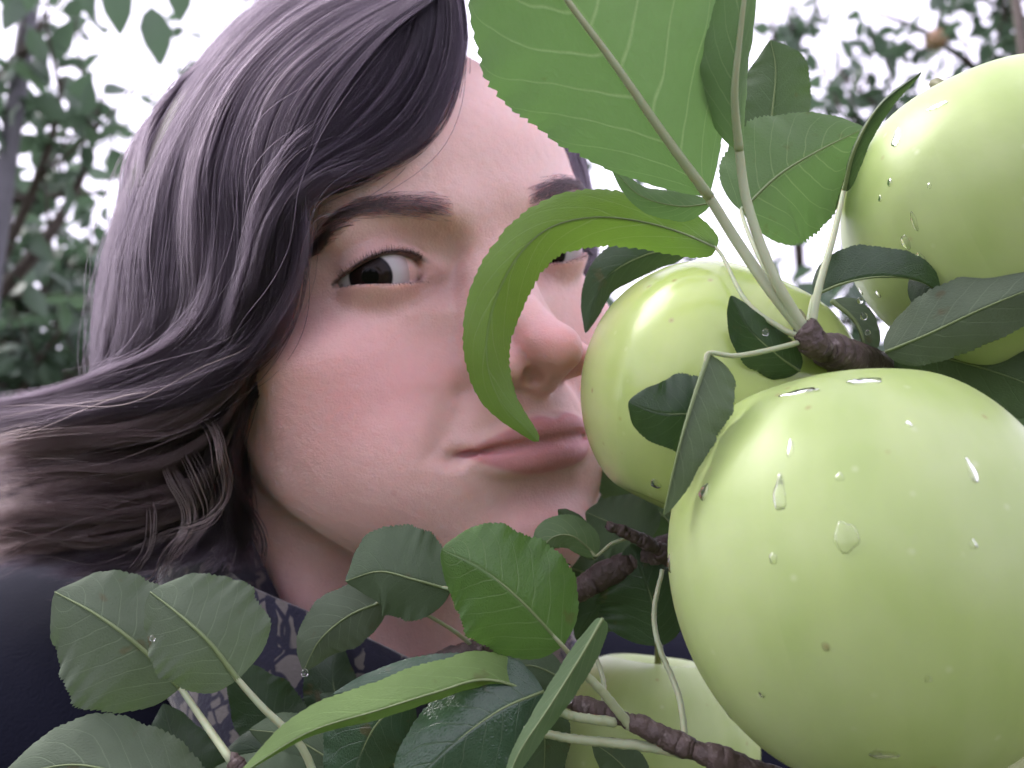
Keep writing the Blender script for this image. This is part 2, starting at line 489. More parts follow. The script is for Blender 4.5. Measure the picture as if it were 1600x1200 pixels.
def sub(fn, lo, hi, k):
    w = win(lo, hi, 3 * k + 6)
    X, Y, Z = coords(w)
    D[w] = -smin(-D[w], fn(X, Y, Z), k)
def add_ell(c, r, k, rz=0.0, rx=0.0):
    m = max(r); add(lambda X, Y, Z: ell(X, Y, Z, c, r, rz, rx), np.array(c) - m, np.array(c) + m, k)
def sub_ell(c, r, k, rz=0.0, rx=0.0):
    m = max(r); sub(lambda X, Y, Z: ell(X, Y, Z, c, r, rz, rx), np.array(c) - m, np.array(c) + m, k)
def add_cap(a, b, ra, rb, k):
    m = max(ra, rb); add(lambda X, Y, Z: cap(X, Y, Z, a, b, ra, rb), np.minimum(a, b) - m, np.maximum(a, b) + m, k)
def sub_cap(a, b, ra, rb, k):
    m = max(ra, rb); sub(lambda X, Y, Z: cap(X, Y, Z, a, b, ra, rb), np.minimum(a, b) - m, np.maximum(a, b) + m, k)
def chain(pts, rad, k, op):
    for i in range(len(pts) - 1):
        op(pts[i], pts[i + 1], rad[i], rad[i + 1], k)

# skull, forehead, jaw
add_ell((0, 86, 30), (72, 92, 84), 10)
add_ell((0, 54, 34), (62, 58, 50), 16)
add_ell((0, 50, -28), (58, 52, 62), 20)
add_ell((0, 40, -66), (42, 44, 44), 18)
for s in (-1, 1):
    add_ell((s * 41, 27, -27), (21, 21, 16), 16, rz=-s * 0.6)            # cheek bone
    add_ell((s * 32.5, 28.5, -52), (23, 24, 28), 18)                        # cheek
    add_cap((s * 13, 13, -98), (s * 37, 56, -63), 13.5, 11, 20)           # jaw bone
    add_cap((s * 37, 56, -63), (s * 57, 72, -20), 11, 11, 22)
    add_ell((s * 26, 30, -73), (19, 22, 18), 20)                        # soft lower cheek
    add_ell((s * 22, 14, -80), (14, 14, 14), 14)
    add_cap((s * 8, -1, 17), (s * 38, 10, 18), 6.5, 7, 10)              # brow ridge
add_ell((0, 8, -99), (20, 17, 15), 12)                                  # chin
add_ell((0, -1, -100), (11, 8, 9), 8)
add_ell((0, 14, -66), (27, 24, 22), 12)                                 # around the mouth
add_cap((4, 90, -80), (8, 114, -255), 40, 48, 22)                       # neck
for s in (-1, 1):
    add_cap((s * 48, 84, -60), (s * 12, 66, -250), 12, 11, 12)
    add_ell((s * 74, 88, -10), (6, 17, 30), 8, rz=s * 0.35)             # ear
    sub_ell((s * 79, 84, -6), (4, 9, 16), 4, rz=s * 0.35)
# eye sockets
for s in (-1, 1):
    sub_ell((s * 29, -7, 0), (19, 10, 11.5), 9, rz=-s * 0.25)
    sub_ell((s * 16.5, -9, -2), (7, 9, 11), 8)
# nose
add_cap((0, 1, 10), (0, -9, -10), 6.0, 6.0, 7)
add_cap((0, -9, -10), (0, -23.4, -33), 5.6, 6.8, 5)
add_ell((0, -25.0, -36.2), (7.4, 8.6, 7.6), 5)
for s in (-1, 1):
    add_cap((s * 4, -2, -6), (s * 9, -9, -38), 6, 8.5, 7)
    add_ell((s * 11.4, -12.0, -41.5), (5.4, 10.5, 7.0), 5, rz=s * 0.35)
add_cap((0, -25, -41), (0, -12, -49), 4.4, 4.6, 5)
for s in (-1, 1):
    sub_ell((s * 6.6, -17.5, -47.4), (3.1, 6.0, 4.6), 1.6, rz=s * 0.30, rx=0.25)
    sub_cap((s * 19.5, -7, -38), (s * 19, -3, -48), 1.6, 1.6, 3)        # crease behind the wing
    sub_cap((s * 22, -5.5, -50), (s * 31, -2, -66), 1.2, 0.8, 8)          # smile line
# lips
def lipx(x, y0, k): return y0 + k * x * x
xs = np.linspace(-24, 24, 17)
def arc(z0, rise, bow=0.0, y0=-14.0, yk=0.0205):
    out = []
    for x in xs:
        z = z0 + rise * (x / 24.0) ** 2 - bow * math.exp(-(x / 2.6) ** 2) + (bow * 0.6) * math.exp(-((abs(x) - 6) / 4.0) ** 2)
        out.append((x, y0 + yk * x * x, z))
    return out
taper = np.sqrt(np.clip(1 - (xs / 25.5) ** 2, 0, 1))
UP = arc(-64.8, -2.8, 0.6, y0=-11.7, yk=0.0222)
LO = arc(-74.6, 3.9, 0.0, y0=-10.4, yk=0.0250)
LINE = arc(-69.4, 1.0, -0.6, y0=-15.6, yk=0.0280)
chain(UP, 0.8 + 2.5 * taper, 3.0, add_cap)
chain(LO, 0.8 + 3.8 * taper, 3.2, add_cap)
chain([(x, y - 0.6, z) for x, y, z in LINE], 0.75 + 0.45 * taper, 1.4, sub_cap)
for s in (-1, 1):
    sub_ell((s * 26.5, -3.5, -68.8), (2.2, 3.0, 2.0), 4.5)              # mouth corner
    add_ell((s * 33, 11, -66), (8, 7, 12), 12)
sub_cap((0, -19.5, -52), (0, -19.0, -60), 2.0, 2.6, 3)                   # philtrum
sub_cap((-9, -11.0, -85.5), (9, -11.0, -85.5), 2.4, 2.4, 8)            # hollow under the lip
# eyelids: a shell round each eyeball with an almond opening
EYE_C = np.array([31.0, 11.8, 0.0]); EYE_R = 12.0
def lid_up(u):   # u: -1 inner corner .. 1 outer corner (heights in mm)
    return -1.6 + 2.0 * (u + 1) / 2 + 5.3 * (1 - u * u) ** 0.76 + 1.5 * (1 - u * u) * (-u)
def lid_lo(u):
    return -1.6 + 2.0 * (u + 1) / 2 - 4.5 * (1 - u * u) ** 0.85
for s in (-1, 1):
    c = (s * EYE_C[0], EYE_C[1], EYE_C[2])
    add(lambda X, Y, Z: np.sqrt((X - c[0]) ** 2 + (Y - c[1]) ** 2 + (Z - c[2]) ** 2) - 13.9, np.array(c) - 14, np.array(c) + 14, 4.0)
    def crease(X, Y, Z):
        u = np.clip((s * X - 31) / 16.0, -1, 1)
        zc = lid_up(u) + 2.6 + 1.2 * (1 - u * u)
        r = np.sqrt((X - c[0]) ** 2 + (Y - c[1]) ** 2 + (Z - c[2]) ** 2)
        return np.sqrt((Z - zc) ** 2 + (r - 15.0) ** 2) - 1.0 * (1 - u * u) + 0.5
    sub(crease, (c[0] - 16, -8, -4), (c[0] + 16, 12, 16), 1.8)
    def opening(X, Y, Z):
        u = (s * X - 31.2) / 15.4
        uc = np.clip(u, -1, 1)
        zu, zl = lid_up(uc), lid_lo(uc)
        d2 = np.maximum(Z - zu, zl - Z) * 0.82
        d2 = np.maximum(d2, (np.abs(u) - 1) * 15.4)
        return np.maximum(d2, Y - EYE_C[1] - 4) + 0 * X
    sub(opening, (c[0] - 17, -16, -10), (c[0] + 17, 14, 10), 0.9)
    add_ell((s * 17.2, 6.0, -0.8), (4.6, 3.8, 4.6), 2.6)                # inner corner
    # keep the inside of the socket filled just under the eyeball's surface
    w = win((c[0] - 17, -4, -17), (c[0] + 17, 30, 17), 0)
    X, Y, Z = coords(w)
    D[w] = np.minimum(D[w], np.sqrt((X - c[0]) ** 2 + (Y - c[1]) ** 2 + (Z - c[2]) ** 2) - (EYE_R - 1.3))

def surface_nets(D, GX, GY, GZ):
    S = D < 0
    nx, ny, nz = D.shape
    cs = np.zeros((nx - 1, ny - 1, nz - 1), np.uint8)
    for i in (0, 1):
        for j in (0, 1):
            for k in (0, 1):
                cs += S[i:nx - 1 + i, j:ny - 1 + j, k:nz - 1 + k]
    act = (cs > 0) & (cs < 8)
    idx = np.full(act.shape, -1, np.int32)
    I, J, K = np.nonzero(act)
    idx[I, J, K] = np.arange(len(I))
    acc = np.zeros((len(I), 3)); cnt = np.zeros(len(I))
    corners = [(i, j, k) for i in (0, 1) for j in (0, 1) for k in (0, 1)]
    G = (GX, GY, GZ)
    for a in corners:
        for ax in range(3):
            if a[ax]: continue
            b = list(a); b[ax] = 1
            d0 = D[I + a[0], J + a[1], K + a[2]]; d1 = D[I + b[0], J + b[1], K + b[2]]
            m = (d0 < 0) != (d1 < 0)
            t = d0[m] / (d0[m] - d1[m])
            ia = [I[m] + a[0], J[m] + a[1], K[m] + a[2]]; ib = [I[m] + b[0], J[m] + b[1], K[m] + b[2]]
            for q in range(3):
                acc[m, q] += G[q][ia[q]] * (1 - t) + G[q][ib[q]] * t
            cnt[m] += 1
    V = acc / cnt[:, None]
    Q = []
    for ax in range(3):
        sl0 = [slice(1, -1)] * 3; sl1 = [slice(1, -1)] * 3
        sl0[ax] = slice(0, -1); sl1[ax] = slice(1, None)
        s0, s1 = S[tuple(sl0)], S[tuple(sl1)]
        for flip in (False, True):
            m = (s0 & ~s1) if not flip else (~s0 & s1)
            p = np.array(np.nonzero(m))
            off = np.ones(3, int); off[ax] = 0
            p = p + off[:, None]
            o1, o2 = [(1, 2), (2, 0), (0, 1)][ax]
            def at(u, v):
                q = p.copy(); q[o1] += u; q[o2] += v
                return idx[q[0], q[1], q[2]]
            quad = np.stack([at(-1, -1), at(0, -1), at(0, 0), at(-1, 0)], 1)
            Q.append(quad[:, ::-1] if flip else quad)
    Q = np.concatenate(Q)
    return V, Q[(Q >= 0).all(1)]
HV, HQ = surface_nets(D, GX, GY, GZ)
# light relaxation takes the stair-steps out
def relax(V, Q, it, lam=0.5):
    E = np.concatenate([Q[:, [0, 1]], Q[:, [1, 2]], Q[:, [2, 3]], Q[:, [3, 0]]])
    for _ in range(it):
        A = np.zeros_like(V); n = np.zeros(len(V))
        for a, b in ((0, 1), (1, 0)):
            for q in range(3): A[:, q] += np.bincount(E[:, a], V[E[:, b], q], len(V))
            n += np.bincount(E[:, a], minlength=len(V))
        V = V + lam * (A / np.maximum(n, 1)[:, None] - V)
    return V
HV = relax(HV, HQ, 2)
print('head', len(HV), len(HQ))

# ---- fit: landmarks are slid sideways (never towards the lens) so that her features sit as they do
LM = [  # local point (mm), pixel in the photograph
    ((-16.0, 3.0, -1.6), (694, 424)), ((-46.5, 9.0, 0.4), (534, 443)), ((-31.2, 0.0, 5.5), (610, 383)), ((-31.2, 0.5, -5.0), (606, 447)),
    ((0.0, -34.0, -36.0), (891, 535)), ((0.0, -14.5, -51.5), (860, 602)), ((0.0, -9.0, -4.0), (785, 425)),
    ((-26.5, -2.0, -68.6), (705, 714)), ((0.0, -17.0, -69.5), (880, 691)), ((0.0, -17.0, -62.0), (878, 655)), ((0.0, -14.5, -82.0), (872, 744)),
    ((0.0, 4.0, -114.0), (832, 918)), ((-12.0, -8.0, 17.0), (700, 325)), ((14.0, -8.0, 17.0), (835, 303)), ((-42.0, 4.0, 20.0), (530, 345)),
    ((-45.0, 20.0, -28.0), (520, 560)), ((26.0, 0.0, -69.0), (915, 682)), ((30.0, 0.0, 0.0), (888, 382)),
    ((0.0, -4.0, 60.0), (700, 120)), ((0.0, 100.0, 113.0), None), ((-72.0, 90.0, 20.0), None), ((0.0, 160.0, 0.0), None), ((0.0, 90.0, -240.0), None)]
LMP = np.array([a for a, _ in LM]); LMC = head2cam(LMP)
_now = cam2pix(LMC)
_want = np.array([n if b is None else b for n, (_, b) in zip(_now, LM)])
LMD = np.zeros((len(LM), 3))
LMD[:, 0] = (_want[:, 0] - _now[:, 0]) / FPX * LMC[:, 1]
LMD[:, 2] = -(_want[:, 1] - _now[:, 1]) / FPX * LMC[:, 1]
def _ker(A, B):
    d2 = ((A[:, None, :] - B[None]) ** 2).sum(-1)
    return np.exp(-d2 / (2 * 26.0 ** 2)) + 0.35 * np.exp(-d2 / (2 * 60.0 ** 2))
_Wt = np.linalg.solve(_ker(LMP, LMP) + 0.06 * np.eye(len(LMP)), LMD)
def fit(V):                       # mm -> camera axes, m
    V = np.asarray(V, float)
    out = head2cam(V)
    for a in range(0, len(V), 20000):
        out[a:a + 20000] += _ker(V[a:a + 20000], LMP) @ _Wt
    return out
def eyefit(V, s):                 # an eyeball moves as a whole
    c = np.array([[s * EYE_C[0], 0.0, 0.0]])
    return head2cam(V) + (fit(c) - head2cam(c))
HVfit = fit(HV)
for (a, b), n, g in zip(LM, _now, cam2pix(fit(LMP))):
    if b is not None: print('LM', a, 'was', n.round(), 'want', b, 'got', g.round())
# ------------------------------------------------------------------ skin, eyes, brows, hair, clothes
person = empty('person', 'person in navy coat and patterned scarf pressing nose and lips against a green apple', 'person')
person.location = Vector((-0.08, 0.40, 0.0))
bpy.context.view_layer.update()
def to_person(o):
    o.parent = person
    o.matrix_parent_inverse = person.matrix_world.inverted()
    return o
PINV = Matrix.Translation(-person.location)

def smooth(a, b, x):
    t = np.clip((x - a) / (b - a), 0, 1)
    return t * t * (3 - 2 * t)
hx, hy, hz = HV[:, 0], HV[:, 1], HV[:, 2]
ax = np.abs(hx)
_u = np.clip(ax / 24.5, 0, 1)
zt = -61.2 - 7.2 * _u ** 2.2 + 1.0 * np.exp(-((ax - 6) / 4.0) ** 2) - 0.9 * np.exp(-(ax / 2.6) ** 2)
zb = -79.8 + 11.4 * _u ** 2.4
lip = smooth(-0.9, 0.9, zt - hz) * smooth(-0.9, 0.9, hz - zb) * smooth(25.0, 23.0, ax) * (hy < 12)
def blob(c, r): return np.exp(-(((HV - np.array(c)) / np.array(r)) ** 2).sum(1))
blush = np.clip(0.75 * (blob((-38, 18, -40), (25, 30, 24)) + blob((38, 18, -40), (25, 30, 24))) + 0.8 * blob((0, -28, -36), (17, 20, 14))
                + 0.45 * blob((0, 0, -98), (17, 18, 14)) + 0.35 * blob((0, -12, -10), (8, 12, 20)), 0, 1)
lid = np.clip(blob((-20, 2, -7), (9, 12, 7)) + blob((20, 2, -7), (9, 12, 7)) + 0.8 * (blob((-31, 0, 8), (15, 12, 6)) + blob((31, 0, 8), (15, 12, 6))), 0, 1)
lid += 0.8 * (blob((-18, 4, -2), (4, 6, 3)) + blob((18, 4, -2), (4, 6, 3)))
# lash line: the lid margin itself is dark
rim = np.zeros(len(HV))
for s in (-1, 1):
    _uu = (s * hx - 31.2) / 15.4
    _uc = np.clip(_uu, -1, 1)
    near = (np.abs(_uu) < 1.02) * (hy < 16) * smooth(-0.92, -0.6, _uu)
    rim = np.maximum(rim, near * smooth(1.5, 0.5, np.abs(hz - lid_up(_uc) - 0.35)) * 1.0)
    rim = np.maximum(rim, near * smooth(0.9, 0.3, np.abs(hz - lid_lo(_uc) + 0.1)) * 0.45)
body_me = mesh_from('body', c2w_np(HVfit) - np.array(person.location), HQ)
for nm, arr in (('rim', rim), ('lip', lip), ('blush', blush), ('lid', np.clip(lid, 0, 1))):
    a = body_me.attributes.new(nm, 'FLOAT', 'POINT')
    a.data.foreach_set('value', arr.astype(np.float32))
nt = NT('skin')
co = obj_coord(nt)
mott = nt.math('ADD', nt.math('MULTIPLY', nt.noise(55, 5, co), 0.7), nt.math('MULTIPLY', nt.noise(420, 3, co), 0.4))
base = nt.mix(nt.math('MULTIPLY', mott, 0.8), (0.55, 0.335, 0.305), (0.74, 0.51, 0.475))
base = nt.mix(nt.math('MULTIPLY', nt.math('MULTIPLY', nt.attr('blush'), nt.math('ADD', 0.40, nt.math('MULTIPLY', nt.noise(60, 4, co), 0.7))), 0.9), base, (0.78, 0.335, 0.365))
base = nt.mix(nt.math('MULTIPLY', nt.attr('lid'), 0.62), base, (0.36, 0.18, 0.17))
spots = nt.node('ShaderNodeTexVoronoi', {'Vector': co, 'Scale': 85.0, 'Randomness': 1.0})
sp = nt.math('MULTIPLY', nt.math('SUBTRACT', 1.0, nt.math('MULTIPLY', spots.outputs['Distance'], 9.0), clamp=True),
             nt.math('GREATER_THAN', nt.node('ShaderNodeSeparateColor', {0: spots.outputs['Color']}).outputs[0], 0.80))
base = nt.mix(nt.math('MULTIPLY', sp, 0.38), base, (0.36, 0.14, 0.12))
base = nt.mix(nt.math('MULTIPLY', nt.attr('rim'), 0.82), base, (0.030, 0.018, 0.019))
lipc = nt.mix(nt.noise(160, 2, co), (0.47, 0.19, 0.215), (0.55, 0.245, 0.27))
base = nt.mix(nt.math('MULTIPLY', nt.attr('lip'), 0.9), base, lipc)
pores = nt.noise(1500, 3, co)
fold = nt.noise(260, 3, co)
rough = nt.math('ADD', nt.math('MULTIPLY', nt.noise(140, 3, co), 0.22), nt.math('ADD', 0.36, nt.math('MULTIPLY', nt.attr('lip'), 0.08)))
bs = nt.node('ShaderNodeBsdfPrincipled', {'Base Color': base, 'Roughness': rough, 'Subsurface Weight': 0.6, 'Subsurface Radius': (1.0, 0.42, 0.28),
             'Subsurface Scale': 0.006, 'Specular IOR Level': 0.38,
             'Normal': nt.bump(nt.math('ADD', nt.math('MULTIPLY', pores, 0.5), fold), 0.65, 0.0006)})
SKIN = nt.done(bs.outputs[0])
body = new_obj('body', body_me, SKIN, person)

# ---- eyes
nt = NT('eye')
r = nt.attr('gaze')                                        # millimetres from the gaze axis
ang = nt.attr('spoke')
fib = nt.node('ShaderNodeTexNoise', {'Vector': nt.node('ShaderNodeCombineXYZ', {0: nt.math('MULTIPLY', ang, 14.0), 1: nt.math('MULTIPLY', r, 0.5)}).outputs[0], 'Scale': 1.5, 'Detail': 3.0}).outputs[0]
iris = nt.mix(fib, (0.006, 0.004, 0.004), (0.022, 0.013, 0.011))
c = nt.mix(nt.math('MULTIPLY', nt.math('SUBTRACT', r, 2.3), 4.0, clamp=True), (0.002, 0.002, 0.002), iris)
c = nt.mix(nt.math('MULTIPLY', nt.math('SUBTRACT', r, 5.2), 1.4, clamp=True), c, (0.012, 0.010, 0.012))
scl = nt.mix(nt.math('MULTIPLY', nt.math('SUBTRACT', r, 8.0), 0.16, clamp=True), (0.40, 0.375, 0.39), (0.36, 0.21, 0.21))
c = nt.mix(nt.math('MULTIPLY', nt.math('SUBTRACT', r, 6.3), 1.8, clamp=True), c, scl)
EYE = nt.done(nt.node('ShaderNodeBsdfPrincipled', {'Base Color': c, 'Roughness': 0.12, 'Coat Weight': 0.10, 'Coat Roughness': 0.02, 'Specular IOR Level': 0.06}).outputs[0])
for s in (-1, 1):
    C0 = eyefit(np.array([[s * EYE_C[0], EYE_C[1], EYE_C[2]]]), s)[0]
    g = np.array([-0.022, 0.0, -0.004]) - C0; g /= np.linalg.norm(g)                           # she looks into the lens
    e1 = np.cross(g, [0, 0, 1.0]); e1 /= np.linalg.norm(e1); e2 = np.cross(e1, g)
    nr, ns = 40, 48
    V, rad, spo = [], [], []
    for i in range(nr + 1):
        th = math.pi * (i / nr) ** 1.2
        for j in range(ns):
            a = 2 * math.pi * j / ns
            rr = 0.0119 + 0.0009 * math.exp(-(th / 0.36) ** 4)
            V.append(C0 + rr * (math.cos(th) * g + math.sin(th) * (math.cos(a) * e1 + math.sin(a) * e2)))
            rad.append(math.sin(min(th, math.pi / 2)) * 12.0); spo.append(a)
    Fc = [(i * ns + j, i * ns + (j + 1) % ns, (i + 1) * ns + (j + 1) % ns, (i + 1) * ns + j) for i in range(nr) for j in range(ns)]
    me = mesh_from('eye', c2w_np(np.array(V)) - np.array(person.location), Fc)
    for nm, arr in (('gaze', rad), ('spoke', spo)):
        at = me.attributes.new(nm, 'FLOAT', 'POINT'); at.data.foreach_set('value', np.array(arr, np.float32))
    new_obj('eye', me, EYE, person)

# ---- strands
def hair_obj(name, curves, radius, mat, parent, tint=None):
    """curves: (n, k, 3) world points; radius: (k,) metres"""
    n, k, _ = curves.shape
    hc = bpy.data.hair_curves.new(name)
    hc.add_curves([k] * n)
    hc.points.foreach_set('position', (curves - np.array(person.location)).astype(np.float32).ravel())
    ra = hc.attributes.get('radius') or hc.attributes.new('radius', 'FLOAT', 'POINT')
    ra.data.foreach_set('value', np.tile(radius, n).astype(np.float32))
    if tint is not None:
        ta = hc.attributes.new('tint', 'FLOAT', 'POINT')
        ta.data.foreach_set('value', np.clip(tint[:, None] + 0.55 * np.linspace(0, 1, k)[None] ** 2, 0, 1.6).ravel().astype(np.float32))
    o = bpy.data.objects.new(name, hc)
    hc.materials.append(mat)
    COL.objects.link(o)
    o.parent = parent
    return o
def hair_mat(name, c0, c1, rough=0.58):
    nt = NT(name)
    col = nt.mix(nt.attr('tint'), c0, c1)
    h = nt.node('ShaderNodeBsdfHairPrincipled', {'Color': col, 'Roughness': rough, 'Radial Roughness': 0.7, 'IOR': 1.18}, parametrization='COLOR')
    return nt.done(h.outputs[0])
HAIRM = hair_mat('brown_hair', (0.009, 0.007, 0.0105), (0.031, 0.0240, 0.0315))
TIPM = hair_mat('light_brown_hair_ends', (0.014, 0.0105, 0.013), (0.068, 0.049, 0.049))
BROWM = hair_mat('brow_hair', (0.030, 0.023, 0.026), (0.055, 0.042, 0.045))

from mathutils.bvhtree import BVHTree
BVH = BVHTree.FromPolygons([tuple(v) for v in HVfit], [tuple(q) for q in HQ])
def onface(L):                    # nearest point and normal of the skin for a local mm point
    p, n, _, _ = BVH.find_nearest(Vector(fit(np.array([L], float))[0]))
    return np.array(p), np.array(n)
nt = NT('lash_hair')
LASHM = nt.done(nt.node('ShaderNodeBsdfPrincipled', {'Base Color': (0.006, 0.005, 0.006, 1), 'Roughness': 0.7, 'Specular IOR Level': 0.1}).outputs[0])
# brows
for s in (-1, 1):
    cur = []
    for i in range(900):
        u = rng.random() ** 0.9
        x = 11 + 40 * u
        zmid = 16.0 + 5.2 * math.sin(min(u * 1.25, 1.0) * math.pi / 2) - 9.0 * max(0, u - 0.62) ** 1.3 / 0.28
        hw = 3.1 * (1 - u) ** 0.55 * (0.55 + 0.45 * min(u / 0.12, 1)) + 0.7
        z = zmid + float(np.clip(rng.standard_normal() * 0.55, -1.25, 1.25)) * hw
        p, n = onface((s * x, -8 + 0.008 * x * x, z))
        q, _ = onface((s * (x + 4.5 + rng.random() * 2), -8 + 0.008 * (x + 5) ** 2, z + (2.6 * (1 - u) ** 1.5 - 0.6) + 0.35 * (zmid - z)))
        d = q - p
        pts = [p + d * t + n * (0.0003 + 0.0012 * math.sin(t * 2.4)) for t in (0, .25, .5, .75, 1)]
        cur.append(pts)
    hair_obj('eyebrow', c2w_np(np.array(cur)), np.array([.00005, .00006, .00006, .00005, .00001]), BROWM, person, rng.random(len(cur)))
# lashes
for s in (-1, 1):
    cur = []
    for up, n_l in ((True, 120), (False, 40)):
        for i in range(n_l):
            u = -0.85 + 1.8 * (i + rng.random()) / n_l
            u = min(u, 0.99)
            z = lid_up(u) if up else lid_lo(u)
            x = 31.2 + 15.4 * u
            r2 = 13.5 ** 2 - (x - 31) ** 2 - z ** 2
            y = EYE_C[1] - math.sqrt(max(r2, 9))
            ln = (1.6 + 1.8 * u + rng.random() * 1.6) if up else 1.8 + rng.random()
            base = np.array([s * x, y - 0.1, z + (-0.1 + 0.7 * rng.random() if up else -0.2)])
            dirn = np.array([s * (0.55 * u + 0.1 + 0.2 * (rng.random() - .5)), -0.95, 0.18 if up else -0.45])
            dirn /= np.linalg.norm(dirn)
            pts = [base + dirn * ln * t + np.array([0, 0, (1 if up else -0.35) * 1.3 * t * t]) for t in (0, .25, .5, .75, 1)]
            cur.append(eyefit(np.array(pts), s) if False else fit(np.array(pts)))
    hair_obj('eyelashes', c2w_np(np.array(cur)), np.array([.00009, .00008, .00006, .00004, .00001]), LASHM, person, np.zeros(len(cur)))

# ---- hair: sheets of guide strands, filled with locks
def sheet(guides, n, locks, thick, k=30, lockw=0.05, wave=0.0012, fly=0.0, tip=0.25, seed=1, cut=0.12, inward=0.0, shade=(0.0, 1.0)):
    r = np.random.default_rng(seed)
    G = np.stack([catmull(P_np([(a, b, d / 1000.0) for a, b, d in g]), k) for g in guides])      # (m,k,3)
    m = len(G)
    t = np.linspace(0, 1, k)
    # thickness direction: away from the viewer, a little varied
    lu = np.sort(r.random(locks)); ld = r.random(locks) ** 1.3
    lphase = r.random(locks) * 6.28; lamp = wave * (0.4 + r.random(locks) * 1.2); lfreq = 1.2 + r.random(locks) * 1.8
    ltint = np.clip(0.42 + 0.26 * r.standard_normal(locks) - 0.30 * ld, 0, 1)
    pick = r.integers(0, locks, n)
    up = np.clip(lu[pick] + r.standard_normal(n) * lockw, 0, 1)
    conv = (0.45 * smooth(0.15, 1.0, t))[None, :]
    U = up[:, None] * (1 - conv) + (lu[pick] + r.standard_normal(n) * lockw * tip)[:, None] * conv
    U = np.clip(U, 0, 1) * (m - 1)
    i = np.minimum(U.astype(int), m - 2); f = (U - i)[..., None]
    kk = np.arange(k)[None, :].repeat(n, 0)
    C = G[i, kk] * (1 - f) + G[i + 1, kk] * f
    away = C - np.array(CAM); away /= np.linalg.norm(away, axis=-1, keepdims=True)
    T = np.gradient(C, axis=1); T /= np.linalg.norm(T, axis=-1, keepdims=True) + 1e-9
    S = np.cross(T, away); S /= np.linalg.norm(S, axis=-1, keepdims=True) + 1e-9
    dep = (ld[pick] * thick + np.abs(r.standard_normal(n)) * 0.0016)[:, None] * (0.35 + 0.65 * np.sin(np.clip(t * 1.15 + 0.1, 0, 1) * np.pi))[None]
    C = C + away * dep[..., None]
    ph = lphase[pick][:, None] + lfreq[pick][:, None] * 6.28 * t[None]
    C = C + S * (lamp[pick][:, None] * np.sin(ph) * smooth(0.05, 0.7, t)[None])[..., None]
    C = C + away * (lamp[pick][:, None] * 0.8 * np.cos(ph * 0.9) * smooth(0.05, 0.7, t)[None])[..., None]
    # every strand strays a little, the flyaway ones a lot
    amp = np.where(r.random(n) < fly * 0.5, 0.0035, 0.0007) * (0.3 + r.random(n))
    for ax_, (a1, a2) in ((S, (1.1, 2.3)), (away, (0.9, 2.7))):
        p1, p2 = r.random(n)[:, None] * 6.28, r.random(n)[:, None] * 6.28
        C = C + ax_ * (amp[:, None] * (np.sin(a1 * 3.1 * t[None] + p1) + 0.5 * np.sin(a2 * 4.0 * t[None] + p2) - np.sin(p1) - 0.5 * np.sin(p2)))[..., None]
    # uneven ends
    e = 1 - cut * r.random(n) ** 1.5
    tt = t[None] * e[:, None] * (k - 1)
    i0 = np.minimum(tt.astype(int), k - 2); fr = (tt - i0)[..., None]
    rows = np.arange(n)[:, None]
    C = C[rows, i0] * (1 - fr) + C[rows, i0 + 1] * fr
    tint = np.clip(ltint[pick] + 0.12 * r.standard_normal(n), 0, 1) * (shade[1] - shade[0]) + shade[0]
    return C, tint
HR = lambda k, r0=0.00007: r0 * (1 - 0.65 * np.linspace(0, 1, k) ** 3)
SHEETS = {}
SHEETS['curtain'] = dict(guides=[
 [(690,-10,290),(600,60,268),(520,170,252),(478,290,244),(472,400,243),(445,500,246),(385,575,252),(285,622,262),(150,650,275),(20,690,285)],
 [(670,-20,294),(560,40,275),(450,130,258),(402,260,250),(405,380,249),(395,480,250),(340,560,258),(240,612,268),(110,640,280),(-40,665,290)],
 [(650,-40,303),(500,10,285),(380,115,268),(322,250,260),(315,380,258),(308,480,260),(258,552,268),(168,592,280),(60,622,292),(-60,640,300)],
 [(630,-60,315),(460,-8,298),(345,105,282),(272,240,276),(237,380,276),(235,490,278),(212,560,284),(158,592,292),(85,632,300),(-40,670,305)],
 [(610,-70,325),(435,-10,312),(318,108,300),(236,250,297),(192,390,298),(176,500,300),(168,580,303),(138,650,306),(75,700,310),(-45,730,312)],
 [(600,-75,340),(425,-8,335),(305,108,330),(214,260,328),(170,400,328),(154,520,328),(150,620,325),(128,700,322),(65,765,318),(-45,795,315)],
 [(590,-75,362),(415,0,372),(300,130,378),(218,280,380),(182,420,376),(172,540,368),(180,650,355),(165,740,340),(95,815,330),(-25,845,322)]],
 n=9500, locks=150, thick=0.020, lockw=0.022, wave=0.0016, fly=0.03, seed=11, cut=0.3)
SHEETS['fringe'] = dict(guides=[
 [(712,-60,302),(726,20,292),(724,95,283),(694,185,271),(625,248,260),(545,284,252),(482,320,247),(455,420,249),(430,500,252)],
 [(690,-60,302),(700,30,287),(686,120,273),(634,205,262),(560,252,253),(490,290,246),(445,350,246),(420,450,249),(395,530,254)],
 [(665,-60,303),(655,45,280),(612,135,264),(540,208,254),(470,268,246),(422,350,245),(400,450,248),(370,540,255)],
 [(640,-60,306),(590,55,274),(518,150,258),(448,230,249),(400,330,248),(380,440,250),(350,540,256)]],
 n=4200, locks=70, thick=0.013, lockw=0.03, wave=0.0010, fly=0.02, seed=12, cut=0.15, shade=(0.0, 0.7))
